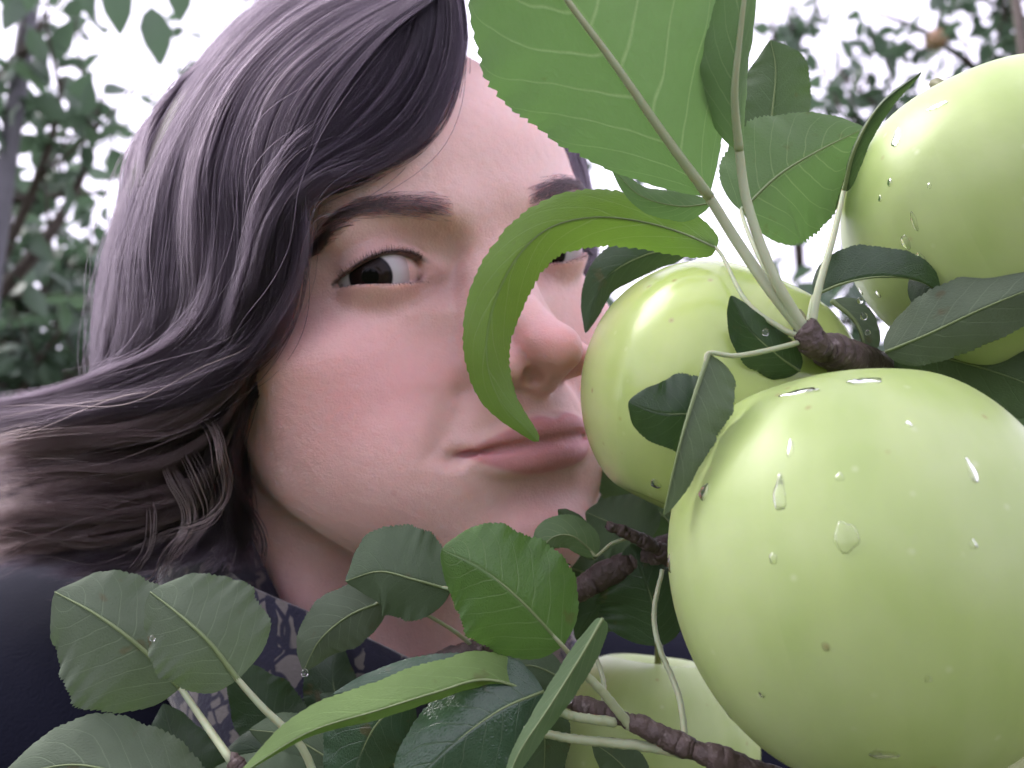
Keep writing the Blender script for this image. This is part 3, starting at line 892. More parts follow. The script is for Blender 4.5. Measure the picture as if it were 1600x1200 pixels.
SHEETS['under_layer'] = dict(guides=[
 [(468,330,257),(460,450,254),(425,545,258),(388,620,264),(372,700,270),(384,780,278),(402,850,288),(410,900,296)],
 [(430,340,258),(408,480,258),(370,590,264),(345,690,271),(345,780,278),(330,850,284),(270,890,290)],
 [(370,360,264),(345,500,266),(315,620,273),(300,720,280),(285,800,286),(220,870,291),(110,905,297)],
 [(300,380,276),(285,530,279),(262,640,285),(240,730,291),(180,800,297),(90,850,302),(-20,880,308)],
 [(230,420,300),(225,560,303),(205,660,307),(170,730,310),(100,780,314),(20,815,317),(-60,830,320)]],
 n=5200, locks=110, thick=0.030, lockw=0.02, wave=0.0020, fly=0.04, seed=13, cut=0.35, tip=0.5, shade=(0.0, 0.8))
SHEETS['flick'] = dict(guides=[
 [(430,470,250),(400,540,253),(330,595,259),(230,640,267),(120,665,276),(-30,690,284)],
 [(400,560,258),(350,640,263),(270,690,270),(170,710,278),(70,715,286),(-40,730,292)],
 [(375,640,268),(340,720,272),(270,770,277),(170,790,284),(70,800,290),(-40,815,297)],
 [(350,700,276),(310,790,280),(230,835,285),(130,850,290),(50,860,296),(-40,885,302)]],
 n=3000, locks=60, thick=0.018, lockw=0.014, wave=0.0014, fly=0.06, seed=14, cut=0.35, tip=0.9, shade=(0.25, 1.0))
SHEETS['far_side'] = dict(guides=[
 [(715,-60,305),(800,30,308),(848,120,316),(872,200,322),(892,270,326),(908,330,336),(914,400,340),(908,480,346)],
 [(715,-65,318),(806,22,322),(864,112,334),(894,200,342),(914,270,350),(922,330,350),(926,400,352),(916,490,356)],
 [(700,-70,345),(790,0,372),(860,110,388),(890,210,390),(900,300,388),(905,390,386),(905,470,382),(900,540,380)]],
 n=2000, locks=36, thick=0.008, lockw=0.04, wave=0.001, fly=0.01, seed=15, cut=0.25)
SHEETS['curl'] = dict(guides=[
 [(285,600,292),(330,650,262),(352,700,256),(352,750,258),(325,805,262),(265,832,268),(190,840,274)],
 [(235,650,300),(280,720,272),(304,770,266),(312,830,268),(270,890,272),(200,905,276),(110,915,282)],
 [(195,700,308),(206,770,284),(214,820,275),(210,880,274),(170,915,278),(100,930,282),(60,935,286)]],
 n=50, locks=7, thick=0.008, lockw=0.02, wave=0.0020, fly=0.1, seed=16, cut=0.5, tip=0.8, shade=(0.5, 1.0))
SHEETS['crown_back'] = dict(guides=SHEETS['curtain']['guides'][3:], n=4200, locks=90, thick=0.006, lockw=0.03, wave=0.0012, fly=0.02, seed=19, cut=0.3)
# back of the head: from the crown down over the skull to the nape
def back_guides():
    gs = []
    for a in np.linspace(-100, 100, 9):
        g = []
        for q in np.linspace(0, 1, 9):
            th = q * 1.75
            aa = math.radians(a)
            x = 77 * math.sin(th) * math.sin(aa); y = 88 + 98 * math.sin(th) * math.cos(aa); z = 30 + 88 * math.cos(th)
            if q > 0.6: z -= (q - 0.6) * 150
            g.append((x, y, z))
        gs.append(fit(np.array(g)))
    return gs
hair = new_obj('hair', bpy.data.meshes.new('hair'), None, person)
# scalp cover the strands grow from
nrm = np.zeros_like(HVfit)
fn = np.cross(HVfit[HQ[:, 2]] - HVfit[HQ[:, 0]], HVfit[HQ[:, 3]] - HVfit[HQ[:, 1]])
for q in range(4):
    for c_ in range(3): nrm[:, c_] += np.bincount(HQ[:, q], fn[:, c_], len(HV))
nrm /= np.linalg.norm(nrm, axis=1)[:, None] + 1e-12
hl = 98 - 0.012 * hx ** 2                                   # hairline over the forehead
m_scalp = np.maximum(smooth(0, 10, hz - hl) * smooth(-20, 0, hy + 20), smooth(0, 9, hy - (62 + 0.2 * np.maximum(-hz, 0) - 0.20 * np.maximum(hz, 0)))) * smooth(-88, -70, hz)
keep = m_scalp > 0.55
vi = np.full(len(HV), -1); vi[keep] = np.arange(keep.sum())
fq = vi[HQ]; fq = fq[(fq >= 0).all(1)]
sv = (HVfit + nrm * (0.003 * m_scalp)[:, None])[keep]
nt = NT('scalp_hair')
wv = nt.noise(220, 3, obj_coord(nt))
SCALPM = nt.done(nt.node('ShaderNodeBsdfPrincipled', {'Base Color': nt.mix(wv, (0.018, 0.012, 0.012), (0.05, 0.034, 0.032)), 'Roughness': 0.6}).outputs[0])
hair.data = mesh_from('hair', c2w_np(sv) - np.array(person.location), fq)
hair.data.materials.append(SCALPM)
for nm, kw in SHEETS.items():
    C, tint = sheet(**kw)
    hair_obj('strands', C, HR(C.shape[1], 0.00010 if nm in ('under_layer', 'flick', 'curl') else 0.00007), TIPM if nm in ('flick', 'curl') else HAIRM, hair, tint)
bg = back_guides()
_G = [[(*cam2pix(p), p[1] * 1000) for p in g] for g in bg]
C, tint = sheet(_G, 3500, 80, 0.004, lockw=0.03, seed=17, cut=0.2)
hair_obj('strands', C, HR(C.shape[1], 0.00011), HAIRM, hair, tint)
# ------------------------------------------------------------------ clothes: one distance field per garment, in camera axes (metres)
def garment(fn, lo, hi, step):
    g = [np.arange(a, b, step).astype(np.float32) for a, b in zip(lo, hi)]
    X, Y, Z = g[0][:, None, None], g[1][None, :, None], g[2][None, None, :]
    V, Q = surface_nets(np.asarray(fn(X, Y, Z), np.float32), *g)
    return relax(V, Q, 3), Q
def coat_fn(X, Y, Z):
    D = ell(X, Y, Z, (-0.05, 0.44, -0.36), (0.185, 0.115, 0.26))
    D = smin(D, cap(X, Y, Z, (-0.17, 0.385, -0.165), (0.09, 0.47, -0.20), 0.070, 0.068), 0.06)
    D = smin(D, ell(X, Y, Z, (-0.185, 0.365, -0.155), (0.085, 0.075, 0.078)), 0.03)
    D = smin(D, cap(X, Y, Z, (-0.195, 0.36, -0.17), (-0.285, 0.20, -0.315), 0.066, 0.052), 0.03)          # arm that holds the camera
    D = smin(D, cap(X, Y, Z, (-0.285, 0.20, -0.315), (-0.16, 0.02, -0.26), 0.052, 0.040), 0.02)
    D = smin(D, cap(X, Y, Z, (0.10, 0.47, -0.20), (0.20, 0.49, -0.45), 0.066, 0.052), 0.03)
    D = smin(D, cap(X, Y, Z, (0.20, 0.49, -0.45), (0.17, 0.36, -0.62), 0.052, 0.042), 0.02)
    D = smin(D, ell(X, Y, Z, (-0.05, 0.50, -0.66), (0.185, 0.13, 0.22)), 0.06)
    ring = np.sqrt((np.sqrt(((X + 0.07) / 1.15) ** 2 + (Y - 0.365) ** 2) - 0.088) ** 2 + ((Z + 0.175) * 0.55) ** 2) - 0.016   # stand-up collar
    D = smin(D, ring, 0.03)
    D = smin(D, ell(X, Y, Z, (-0.13, 0.45, -0.11), (0.13, 0.055, 0.075)), 0.03)                              # hood lying on the back
    quilt = 0.0060 * np.abs(np.sin((Z + 0.25 * X) * 52.0)) ** 0.6
    D = D - quilt
    hole = cap(X, Y, Z, (-0.075, 0.36, -0.02), (-0.055, 0.38, -0.16), 0.074, 0.066)
    return np.maximum(D, -hole)
V, Q = garment(coat_fn, (-0.37, -0.04, -0.90), (0.30, 0.66, -0.02), 0.0075)
nt = NT('navy_coat')
cc = obj_coord(nt)
ccol = nt.mix(nt.noise(9, 4, cc), (0.0035, 0.004, 0.009), (0.007, 0.008, 0.018))
wvn = nt.noise(900, 2, cc)
COAT = nt.done(nt.node('ShaderNodeBsdfPrincipled', {'Base Color': ccol, 'Roughness': 0.9, 'Specular IOR Level': 0.12, 'Normal': nt.bump(nt.math('ADD', nt.noise(14, 3, cc), nt.math('MULTIPLY', wvn, 0.12)), 0.5, 0.006)}).outputs[0])
new_obj('coat', mesh_from('coat', c2w_np(V) - np.array(person.location), Q), COAT, person)
# scarf wound about the neck: three soft coils with folds
nt = NT('patterned_scarf')
sc = obj_coord(nt)
warp = nt.node('ShaderNodeVectorMath', {0: sc, 1: nt.node('ShaderNodeVectorMath', {0: nt.noise(40, 2, sc, out=1), 3: 0.02}, operation='SCALE').outputs[0]}, operation='ADD').outputs[0]
wave_ = nt.node('ShaderNodeTexWave', {'Vector': warp, 'Scale': 26.0, 'Distortion': 6.0, 'Detail': 3.0, 'Detail Scale': 2.0}).outputs['Fac']
cells = nt.node('ShaderNodeTexVoronoi', {'Vector': warp, 'Scale': 110.0}, feature='DISTANCE_TO_EDGE').outputs[0]
pat = nt.math('MULTIPLY', nt.ramp(wave_, [(0.50, (0, 0, 0)), (0.56, (1, 1, 1))]), nt.ramp(cells, [(0.05, (0, 0, 0)), (0.10, (1, 1, 1))]))
scol = nt.mix(pat, (0.010, 0.010, 0.028), (0.13, 0.118, 0.11))
SCARF = nt.done(nt.node('ShaderNodeBsdfPrincipled', {'Base Color': scol, 'Roughness': 0.9, 'Sheen Weight': 0.3, 'Normal': nt.bump(nt.noise(700, 2, sc), 0.4, 0.001)}).outputs[0])
Vs, Fs = [], []
nseg, nsd = 120, 26
for coil, (cx, cy, cz, ra, rb, w, tilt, ph0) in enumerate(((-0.050, 0.362, -0.094, 0.078, 0.074, 0.020, 1.0, 0.0), (-0.044, 0.364, -0.124, 0.080, 0.080, 0.025, 0.9, 1.3))):
    b0 = len(Vs)
    for i in range(nseg):
        a = 2 * math.pi * i / nseg
        c = np.array([cx + ra * math.cos(a), cy + rb * math.sin(a), cz - tilt * 0.036 * math.cos(a + 0.39) + 0.004 * math.sin(3 * a + ph0)])
        out = np.array([math.cos(a), math.sin(a), 0.0])
        for j in range(nsd):
            b = 2 * math.pi * j / nsd
            rr = w * (1 + 0.20 * math.sin(4 * b + 2.0 * a + ph0) + 0.10 * math.sin(7 * b - 3 * a))
            Vs.append(c + out * (0.42 * rr * math.cos(b)) + np.array([0, 0, 1.0]) * rr * math.sin(b))
    Fs += [(b0 + i * nsd + j, b0 + ((i + 1) % nseg) * nsd + j, b0 + ((i + 1) % nseg) * nsd + (j + 1) % nsd, b0 + i * nsd + (j + 1) % nsd) for i in range(nseg) for j in range(nsd)]
new_obj('scarf', mesh_from('scarf', c2w_np(np.array(Vs)) - np.array(person.location), Fs), SCARF, person)
# trousers and boots down to the grass (below the picture)
nt = NT('dark_trousers')
TROU = nt.done(nt.node('ShaderNodeBsdfPrincipled', {'Base Color': nt.mix(nt.noise(60, 4, obj_coord(nt)), (0.015, 0.016, 0.022), (0.03, 0.03, 0.04)), 'Roughness': 0.8}).outputs[0])
hips = cam2world((-0.05, 0.56, -0.80))
for s in (-1, 1):
    V, Fc = tube(catmull([(hips.x + s * 0.075, hips.y, hips.z + 0.12), (hips.x + s * 0.085, hips.y + 0.01, 0.5), (hips.x + s * 0.09, hips.y + 0.02, 0.10)], 16), np.linspace(0.092, 0.055, 16), 16)
    new_obj('trouser_leg', mesh_from('trouser_leg', np.array(V) - np.array(person.location), Fc), TROU, person)
    V, Fc = tube(catmull([(hips.x + s * 0.09, hips.y + 0.06, 0.06), (hips.x + s * 0.09, hips.y + 0.0, 0.065), (hips.x + s * 0.095, hips.y - 0.12, 0.045), (hips.x + s * 0.095, hips.y - 0.17, 0.035)], 12), [0.04, 0.052, 0.055, 0.055, 0.052, 0.05, 0.048, 0.046, 0.043, 0.04, 0.035, 0.025], 14)
    new_obj('boot', mesh_from('boot', np.array(V) - np.array(person.location), Fc), TROU, person)
# ------------------------------------------------------------------ apples
def apple_mat(name, c_lo, c_hi, c_pale, r0=0.30):
    nt = NT(name)
    co = obj_coord(nt)
    # streaks run from stem to calyx
    sep = nt.node('ShaderNodeSeparateXYZ', {0: co})
    th = nt.math('ARCTAN2', sep.outputs[1], sep.outputs[0])
    sv = nt.node('ShaderNodeCombineXYZ', {0: nt.math('MULTIPLY', th, 1.7), 1: nt.math('MULTIPLY', sep.outputs[2], 14.0)}).outputs[0]
    st = nt.noise(1.5, 3, sv, 0.5)
    col = nt.mix(nt.ramp(st, [(0.20, (0, 0, 0)), (0.85, (1, 1, 1))]), c_lo, c_hi)
    col = nt.mix(nt.math('MULTIPLY', nt.ramp(nt.noise(26, 3, co), [(0.42, (0, 0, 0)), (0.72, (1, 1, 1))]), 0.5), col, c_pale)
    v = nt.node('ShaderNodeTexVoronoi', {'Vector': co, 'Scale': 140.0})
    dots = nt.math('SUBTRACT', 1.0, nt.math('MULTIPLY', v.outputs['Distance'], 7.0), clamp=True)
    pick = nt.node('ShaderNodeSeparateColor', {0: v.outputs['Color']}).outputs
    col = nt.mix(nt.math('MULTIPLY', nt.math('MULTIPLY', dots, nt.math('GREATER_THAN', pick[0], 0.45)), 0.75), col, c_pale)
    col = nt.mix(nt.math('MULTIPLY', nt.math('MULTIPLY', dots, nt.math('GREATER_THAN', pick[1], 0.72)), 0.75), col, (0.27, 0.20, 0.07))
    rg = nt.math('ADD', r0, nt.math('MULTIPLY', nt.noise(60, 3, co), 0.16))
    bs = nt.node('ShaderNodeBsdfPrincipled', {'Base Color': col, 'Roughness': rg, 'Subsurface Weight': 0.25, 'Subsurface Radius': (0.8, 1.0, 0.3),
                 'Subsurface Scale': 0.004, 'Specular IOR Level': 0.5, 'Normal': nt.bump(nt.noise(420, 2, co), 0.10, 0.0003)})
    return nt.done(bs.outputs[0])
APPLE = apple_mat('green_apple_skin', (0.29, 0.39, 0.12), (0.39, 0.48, 0.19), (0.47, 0.54, 0.30))
APPLE_SHINY = apple_mat('shiny_green_apple_skin', (0.33, 0.44, 0.12), (0.46, 0.55, 0.19), (0.55, 0.62, 0.32), 0.13)
APPLE_RED = apple_mat('blushed_apple_skin', (0.35, 0.20, 0.12), (0.45, 0.30, 0.18), (0.5, 0.4, 0.3))
nt = NT('water')
WATER = nt.done(nt.node('ShaderNodeBsdfPrincipled', {'Base Color': (1, 1, 1, 1), 'Roughness': 0.0, 'IOR': 1.33, 'Transmission Weight': 1.0}).outputs[0])
nt = NT('stem_wood')
sc_ = obj_coord(nt)
STEM = nt.done(nt.node('ShaderNodeBsdfPrincipled', {'Base Color': nt.mix(nt.noise(300, 3, sc_), (0.10, 0.10, 0.035), (0.17, 0.17, 0.07)), 'Roughness': 0.55}).outputs[0])
def apple_pt(ph, th, R, H, seed, taper=0.13):
    t = (1 - math.cos(ph)) / 2                               # 0 stem end, 1 calyx end
    r = R * math.sin(ph) ** 0.92 * (1.035 - taper * t ** 1.6)
    z = H * math.cos(ph)
    q = r / R
    if ph < math.pi / 2: z -= 0.42 * H * math.exp(-(q / 0.30) ** 2)
    else: z += 0.24 * H * math.exp(-(q / 0.26) ** 2)
    lob = 1 + 0.018 * math.cos(5 * th + seed) * t + 0.014 * math.sin(2 * th + seed * 1.7) + 0.01 * math.sin(3 * th + seed * 2.3)
    z += 0.012 * R * math.cos(5 * th + seed + 0.6) * math.sin(ph) ** 2 * (1 if ph < 1.2 else 0.4)
    return np.array([r * lob * math.cos(th), r * lob * math.sin(th), z])
def make_apple(label, px, py, d, R, H, axis_cam, seed, stem_to=None, drops=(), taper=0.13, mat=None, group='green apples hanging on the branch'):
    """axis_cam: direction of the stem end in camera axes (right, forward, up)"""
    t = empty('apple', label, 'apple', group)
    ctr = P(px, py, d)
    zax = camdir(axis_cam).normalized()
    xax = zax.orthogonal().normalized()
    M = Matrix((xax, zax.cross(xax), zax)).transposed().to_4x4()
    t.matrix_world = Matrix.Translation(ctr) @ M
    nph, nth = 64, 96
    V = [apple_pt(math.pi * min(max(i / nph, 1e-3), 1 - 1e-3), 2 * math.pi * j / nth, R, H, seed, taper) for i in range(nph + 1) for j in range(nth)]
    Fc = [(i * nth + j, (i + 1) * nth + j, (i + 1) * nth + (j + 1) % nth, i * nth + (j + 1) % nth) for i in range(nph) for j in range(nth)]
    fr = new_obj('fruit', mesh_from('fruit', V, Fc), mat or APPLE, t)
    # stem out of the hollow, calyx at the other end
    z0 = 0.60 * H
    end = np.array([0.006, 0.004, H * 1.16])
    if stem_to is not None:
        end = np.array(t.matrix_world.inverted() @ P(*stem_to))
    _a = np.array([0, 0, z0 - 0.004]); _b = np.array([0, 0, max(H * 1.12, z0 + 0.014)])
    _t = np.linspace(0, 1, 16)[:, None]
    c = (1 - _t) ** 2 * _a + 2 * _t * (1 - _t) * _b + _t ** 2 * end
    Vs, Fs = tube(c, np.linspace(0.0012, 0.0016, 16), 8)
    new_obj('stem', mesh_from('stem', Vs, Fs), STEM, t)
    Vc, Fcx = [], []
    for k in range(5):
        a = 2 * math.pi * k / 5
        for q in range(4):
            w = (1 - q / 3) * 0.0022
            rad = 0.001 + 0.0045 * q / 3
            for s in (-1, 1):
                Vc.append((rad * math.cos(a) - s * w * math.sin(a), rad * math.sin(a) + s * w * math.cos(a), -H * 0.78 - 0.004 * q / 3 * (1 - q / 6)))
        b0 = k * 8
        Fcx += [(b0 + 2 * q, b0 + 2 * q + 1, b0 + 2 * q + 3, b0 + 2 * q + 2) for q in range(3)]
    new_obj('calyx', mesh_from('calyx', Vc, Fcx), BARK, t)
    if drops:
        bpy.context.view_layer.update()
        inv = t.matrix_world.inverted()
        bv = BVHTree.FromPolygons([tuple(v) for v in V], Fc)
        o0 = inv @ CAM
        for (dx, dy, w, l, tall) in drops:
            tgt = inv @ P(dx, dy, d)
            hit, n, _, _ = bv.ray_cast(o0, (tgt - o0).normalized())
            if hit is None: 
                hit, n, _, _ = bv.find_nearest(tgt)
            down = inv.to_3x3() @ Vector((0.05, 0, -1.0)); down -= n * down.dot(n); down.normalize()
            side = n.cross(down)
            Vd, Fd = [], []
            nr, ns = 8, 20
            for i in range(nr + 1):
                f = i / nr
                a = f * math.pi
                for j in range(ns):
                    b = 2 * math.pi * j / ns
                    rr = math.sin(a)
                    u, v_ = rr * math.cos(b), rr * math.sin(b)
                    wob = 1 + 0.10 * math.sin(3 * b + dx) + 0.07 * math.sin(5 * b + dy)
                    sag = 1 + 0.25 * u
                    hgt = math.cos(a)
                    hgt = hgt * tall * 0.38 if hgt > 0 else hgt * 0.10 * tall
                    w_, l_ = w * 0.85, l * 0.85
                    Vd.append(hit + side * (v_ * w_ * wob * sag) + down * (u * l_ * wob) + n * (hgt * (1 + 0.35 * u)))
            Fd = [(i * ns + j, i * ns + (j + 1) % ns, (i + 1) * ns + (j + 1) % ns, (i + 1) * ns + j) for i in range(nr) for j in range(ns)]
            new_obj('water_drop', mesh_from('water_drop', Vd, Fd), WATER, t)
    return t
mm = 0.001
make_apple('large green apple nearest the lens, wet with rain drops, at the lower right', 1350, 888, 0.205, 0.0437, 0.0480, (-0.06, 0.30, 1.0), 0.4, (1300, 552, 0.210),
  drops=[(1322, 838, 2.6*mm, 3.4*mm, 1.5*mm), (1100, 768, 2.0*mm, 2.3*mm, 1.3*mm), (1218, 770, 1.5*mm, 4.6*mm, 0.8*mm), (1352, 595, 4.2*mm, 1.8*mm, 1.0*mm), (1250, 612, 5.0*mm, 1.4*mm, 0.7*mm),
         (1208, 872, 1.0*mm, 1.3*mm, 0.7*mm), (1128, 1128, 2.0*mm, 2.4*mm, 1.6*mm), (1037, 880, 1.6*mm, 2.4*mm, 1.5*mm), (1518, 735, 1.0*mm, 3.2*mm, 0.6*mm), (1520, 850, 0.9*mm, 1.1*mm, 0.5*mm),
         (1312, 745, 0.9*mm, 1.0*mm, 0.5*mm), (1190, 1085, 0.8*mm, 0.9*mm, 0.5*mm), (1420, 662, 0.7*mm, 0.9*mm, 0.4*mm), (1290, 1010, 0.8*mm, 1.0*mm, 0.5*mm), (1450, 1060, 0.7*mm, 0.8*mm, 0.4*mm), (1380, 1178, 3.0*mm, 1.6*mm, 0.9*mm), (1235, 700, 0.8*mm, 2.6*mm, 0.5*mm)], taper=0.05)
make_apple('shiny green apple touching her nose and lips, half behind a folded leaf', 1118, 622, 0.248, 0.0385, 0.0375, (0.42, 0.10, 0.9), 2.1, (1268, 528, 0.206),
  drops=[(1024, 756, 1.6*mm, 1.8*mm, 1.3*mm), (1140, 650, 0.7*mm, 0.9*mm, 0.4*mm)], mat=APPLE_SHINY)
make_apple('pale green apple with water runs in the upper right corner', 1570, 342, 0.236, 0.0408, 0.0400, (-0.25, 0.25, 0.95), 4.0, None,
  drops=[(1465, 165, 3.0*mm, 1.2*mm, 0.7*mm), (1428, 345, 0.8*mm, 3.0*mm, 0.6*mm), (1415, 378, 1.4*mm, 2.2*mm, 0.8*mm), (1438, 402, 1.2*mm, 1.6*mm, 0.8*mm), (1390, 285, 1.0*mm, 1.2*mm, 0.5*mm), (1400, 215, 1.4*mm, 3.6*mm, 0.5*mm), (1375, 310, 0.8*mm, 1.0*mm, 0.5*mm), (1452, 290, 0.6*mm, 0.8*mm, 0.4*mm), (1345, 455, 1.0*mm, 1.4*mm, 0.7*mm), (1340, 480, 1.0*mm, 1.2*mm, 0.7*mm)])
make_apple('green apple low in the leaves behind the dark twig', 1020, 1170, 0.325, 0.0375, 0.0360, (0.1, 0.2, 1.0), 5.2, (1030, 985, 0.30), drops=[(1000, 1165, 1.0*mm, 1.2*mm, 0.7*mm)])
make_apple('small pinkish apple up in the far tree at the upper right', 1462, 62, 2.75, 0.034, 0.031, (0.1, 0.1, 1.0), 1.2, (1470, 20, 2.78), mat=APPLE_RED, group='apples in the far trees')
# ------------------------------------------------------------------ the near leaves: each one shaped on its own midrib
def leaf_mat(name, top, under, trans, veinc, gloss=0.34, tmix=0.42, pale=0.0):
    nt = NT(name)
    lt, ls = nt.attr('lt'), nt.attr('ls')
    a = nt.math('ABSOLUTE', ls)
    side = nt.math('MULTIPLY', nt.math('GREATER_THAN', ls, 0.0), 0.45)
    wob = nt.math('MULTIPLY', nt.math('SUBTRACT', nt.noise(3, 1, nt.node('ShaderNodeCombineXYZ', {0: lt, 1: ls}).outputs[0]), 0.5), 0.35)
    q = nt.math('ADD', nt.math('ADD', nt.math('MULTIPLY', nt.math('SUBTRACT', lt, nt.math('MULTIPLY', nt.math('POWER', a, 1.2), 0.30)), 8.0), side), wob)
    dist = nt.math('ABSOLUTE', nt.math('SUBTRACT', nt.math('FRACT', q), 0.5))
    vein = nt.math('SUBTRACT', 1.0, nt.math('DIVIDE', dist, nt.math('SUBTRACT', 0.07, nt.math('MULTIPLY', a, 0.05))), clamp=True)
    vein = nt.math('MULTIPLY', vein, nt.math('SUBTRACT', 1.0, nt.math('MULTIPLY', a, 0.55)))
    mid = nt.math('SUBTRACT', 1.0, nt.math('DIVIDE', a, 0.045), clamp=True)
    vein = nt.math('MAXIMUM', vein, mid)
    net = nt.node('ShaderNodeTexVoronoi', {'Vector': nt.node('ShaderNodeCombineXYZ', {0: nt.math('MULTIPLY', lt, 46.0), 1: nt.math('MULTIPLY', ls, 17.0)}).outputs[0], 'Scale': 1.0}, feature='DISTANCE_TO_EDGE').outputs[0]
    netv = nt.math('SUBTRACT', 1.0, nt.math('MULTIPLY', net, 7.0), clamp=True)
    co = obj_coord(nt)
    mot = nt.math('ADD', nt.math('MULTIPLY', nt.noise(38, 4, co), 0.65), nt.math('MULTIPLY', nt.noise(240, 3, co), 0.35))
    geo = nt.node('ShaderNodeNewGeometry')
    back = geo.outputs['Backfacing']
    rnd = nt.node('ShaderNodeObjectInfo').outputs['Random']
    tcol = nt.mix(mot, tuple(x * 0.45 for x in top), tuple(x * 1.6 for x in top))
    tcol = nt.mix(nt.math('MULTIPLY', vein, 0.7), tcol, veinc)
    tcol = nt.mix(nt.math('MULTIPLY', netv, 0.22), tcol, veinc)
    ucol = nt.mix(mot, tuple(x * 0.6 for x in under), tuple(x * 1.4 for x in under))
    ucol = nt.mix(nt.math('MULTIPLY', vein, 0.65), ucol, tuple(min(1, x * 1.45) for x in veinc))
    ucol = nt.mix(nt.math('MULTIPLY', netv, 0.25), ucol, veinc)
    col = nt.mix(back, tcol, ucol)
    col = nt.mix(nt.math('MULTIPLY', nt.ramp(nt.noise(150, 2, co), [(0.68, (0, 0, 0)), (0.74, (1, 1, 1))]), 0.6), col, (0.10, 0.07, 0.03))
    rough = nt.math('ADD', nt.math('MULTIPLY', back, 0.28), nt.math('ADD', gloss, nt.math('MULTIPLY', nt.noise(90, 3, co), 0.2)))
    h = nt.math('ADD', nt.math('MULTIPLY', vein, nt.math('SUBTRACT', nt.math('MULTIPLY', back, 2.0), 1.0)), nt.math('MULTIPLY', net, 1.1))
    h = nt.math('ADD', h, nt.math('MULTIPLY', mot, 0.6))
    nrm = nt.bump(h, 0.3, 0.0005)
    bs = nt.node('ShaderNodeBsdfPrincipled', {'Base Color': col, 'Roughness': rough, 'Specular IOR Level': 0.5, 'Normal': nrm})
    tr = nt.mix(nt.math('MULTIPLY', vein, 0.6), trans, tuple(min(1, x * 1.6) for x in veinc))
    tl = nt.node('ShaderNodeBsdfTranslucent', {'Color': nt.mix(nt.math('MULTIPLY', netv, 0.3), tr, tuple(x * 0.7 for x in trans))})
    return nt.done(nt.node('ShaderNodeMixShader', {0: tmix, 1: bs.outputs[0], 2: tl.outputs[0]}).outputs[0])
LM_MID = leaf_mat('apple_leaf', (0.05, 0.11, 0.03), (0.115, 0.18, 0.085), (0.13, 0.26, 0.07), (0.17, 0.24, 0.11), tmix=0.40)
LM_DARK = leaf_mat('dark_apple_leaf', (0.024, 0.052, 0.022), (0.075, 0.115, 0.06), (0.06, 0.12, 0.03), (0.06, 0.10, 0.045), gloss=0.26, tmix=0.28)
LM_YOUNG = leaf_mat('young_apple_leaf', (0.085, 0.18, 0.025), (0.16, 0.25, 0.08), (0.22, 0.40, 0.05), (0.17, 0.27, 0.08), tmix=0.42)
LM_GREY = leaf_mat('downy_apple_leaf', (0.045, 0.085, 0.035), (0.10, 0.135, 0.085), (0.09, 0.15, 0.05), (0.12, 0.16, 0.095), tmix=0.30)
LM_BRIGHT = leaf_mat('full_grown_apple_leaf', (0.062, 0.14, 0.028), (0.13, 0.21, 0.08), (0.13, 0.27, 0.05), (0.14, 0.22, 0.08), tmix=0.35)
LM_WET = leaf_mat('wet_apple_leaf', (0.035, 0.075, 0.04), (0.09, 0.14, 0.085), (0.06, 0.12, 0.04), (0.09, 0.13, 0.08), gloss=0.10, tmix=0.18)
LM_DRY = leaf_mat('dried_leaf_tip', (0.62, 0.60, 0.66), (0.65, 0.62, 0.68), (0.5, 0.5, 0.5), (0.55, 0.5, 0.52), gloss=0.2, tmix=0.3)
nt = NT('leaf_stalk')
kc = obj_coord(nt)
STALK = nt.done(nt.node('ShaderNodeBsdfPrincipled', {'Base Color': nt.mix(nt.noise(160, 3, kc), (0.27, 0.32, 0.18), (0.37, 0.41, 0.27)), 'Roughness': 0.5, 'Subsurface Weight': 0.15, 'Subsurface Scale': 0.002}).outputs[0])
nt = NT('leaf_rib')
kc = obj_coord(nt)
RIB = nt.done(nt.node('ShaderNodeBsdfPrincipled', {'Base Color': nt.mix(nt.noise(160, 3, kc), (0.12, 0.17, 0.065), (0.19, 0.24, 0.11)), 'Roughness': 0.55}).outputs[0])
nt = NT('twig_bark')
tc = obj_coord(nt)
tb = nt.mix(nt.noise(240, 5, tc), (0.026, 0.017, 0.016), (0.11, 0.075, 0.066))
tb = nt.mix(nt.math('MULTIPLY', nt.ramp(nt.noise(420, 2, tc), [(0.62, (0, 0, 0)), (0.72, (1, 1, 1))]), 0.6), tb, (0.25, 0.21, 0.20))
TWIG = nt.done(nt.node('ShaderNodeBsdfPrincipled', {'Base Color': tb, 'Roughness': 0.62, 'Normal': nt.bump(nt.noise(500, 4, tc), 0.8, 0.0012)}).outputs[0])

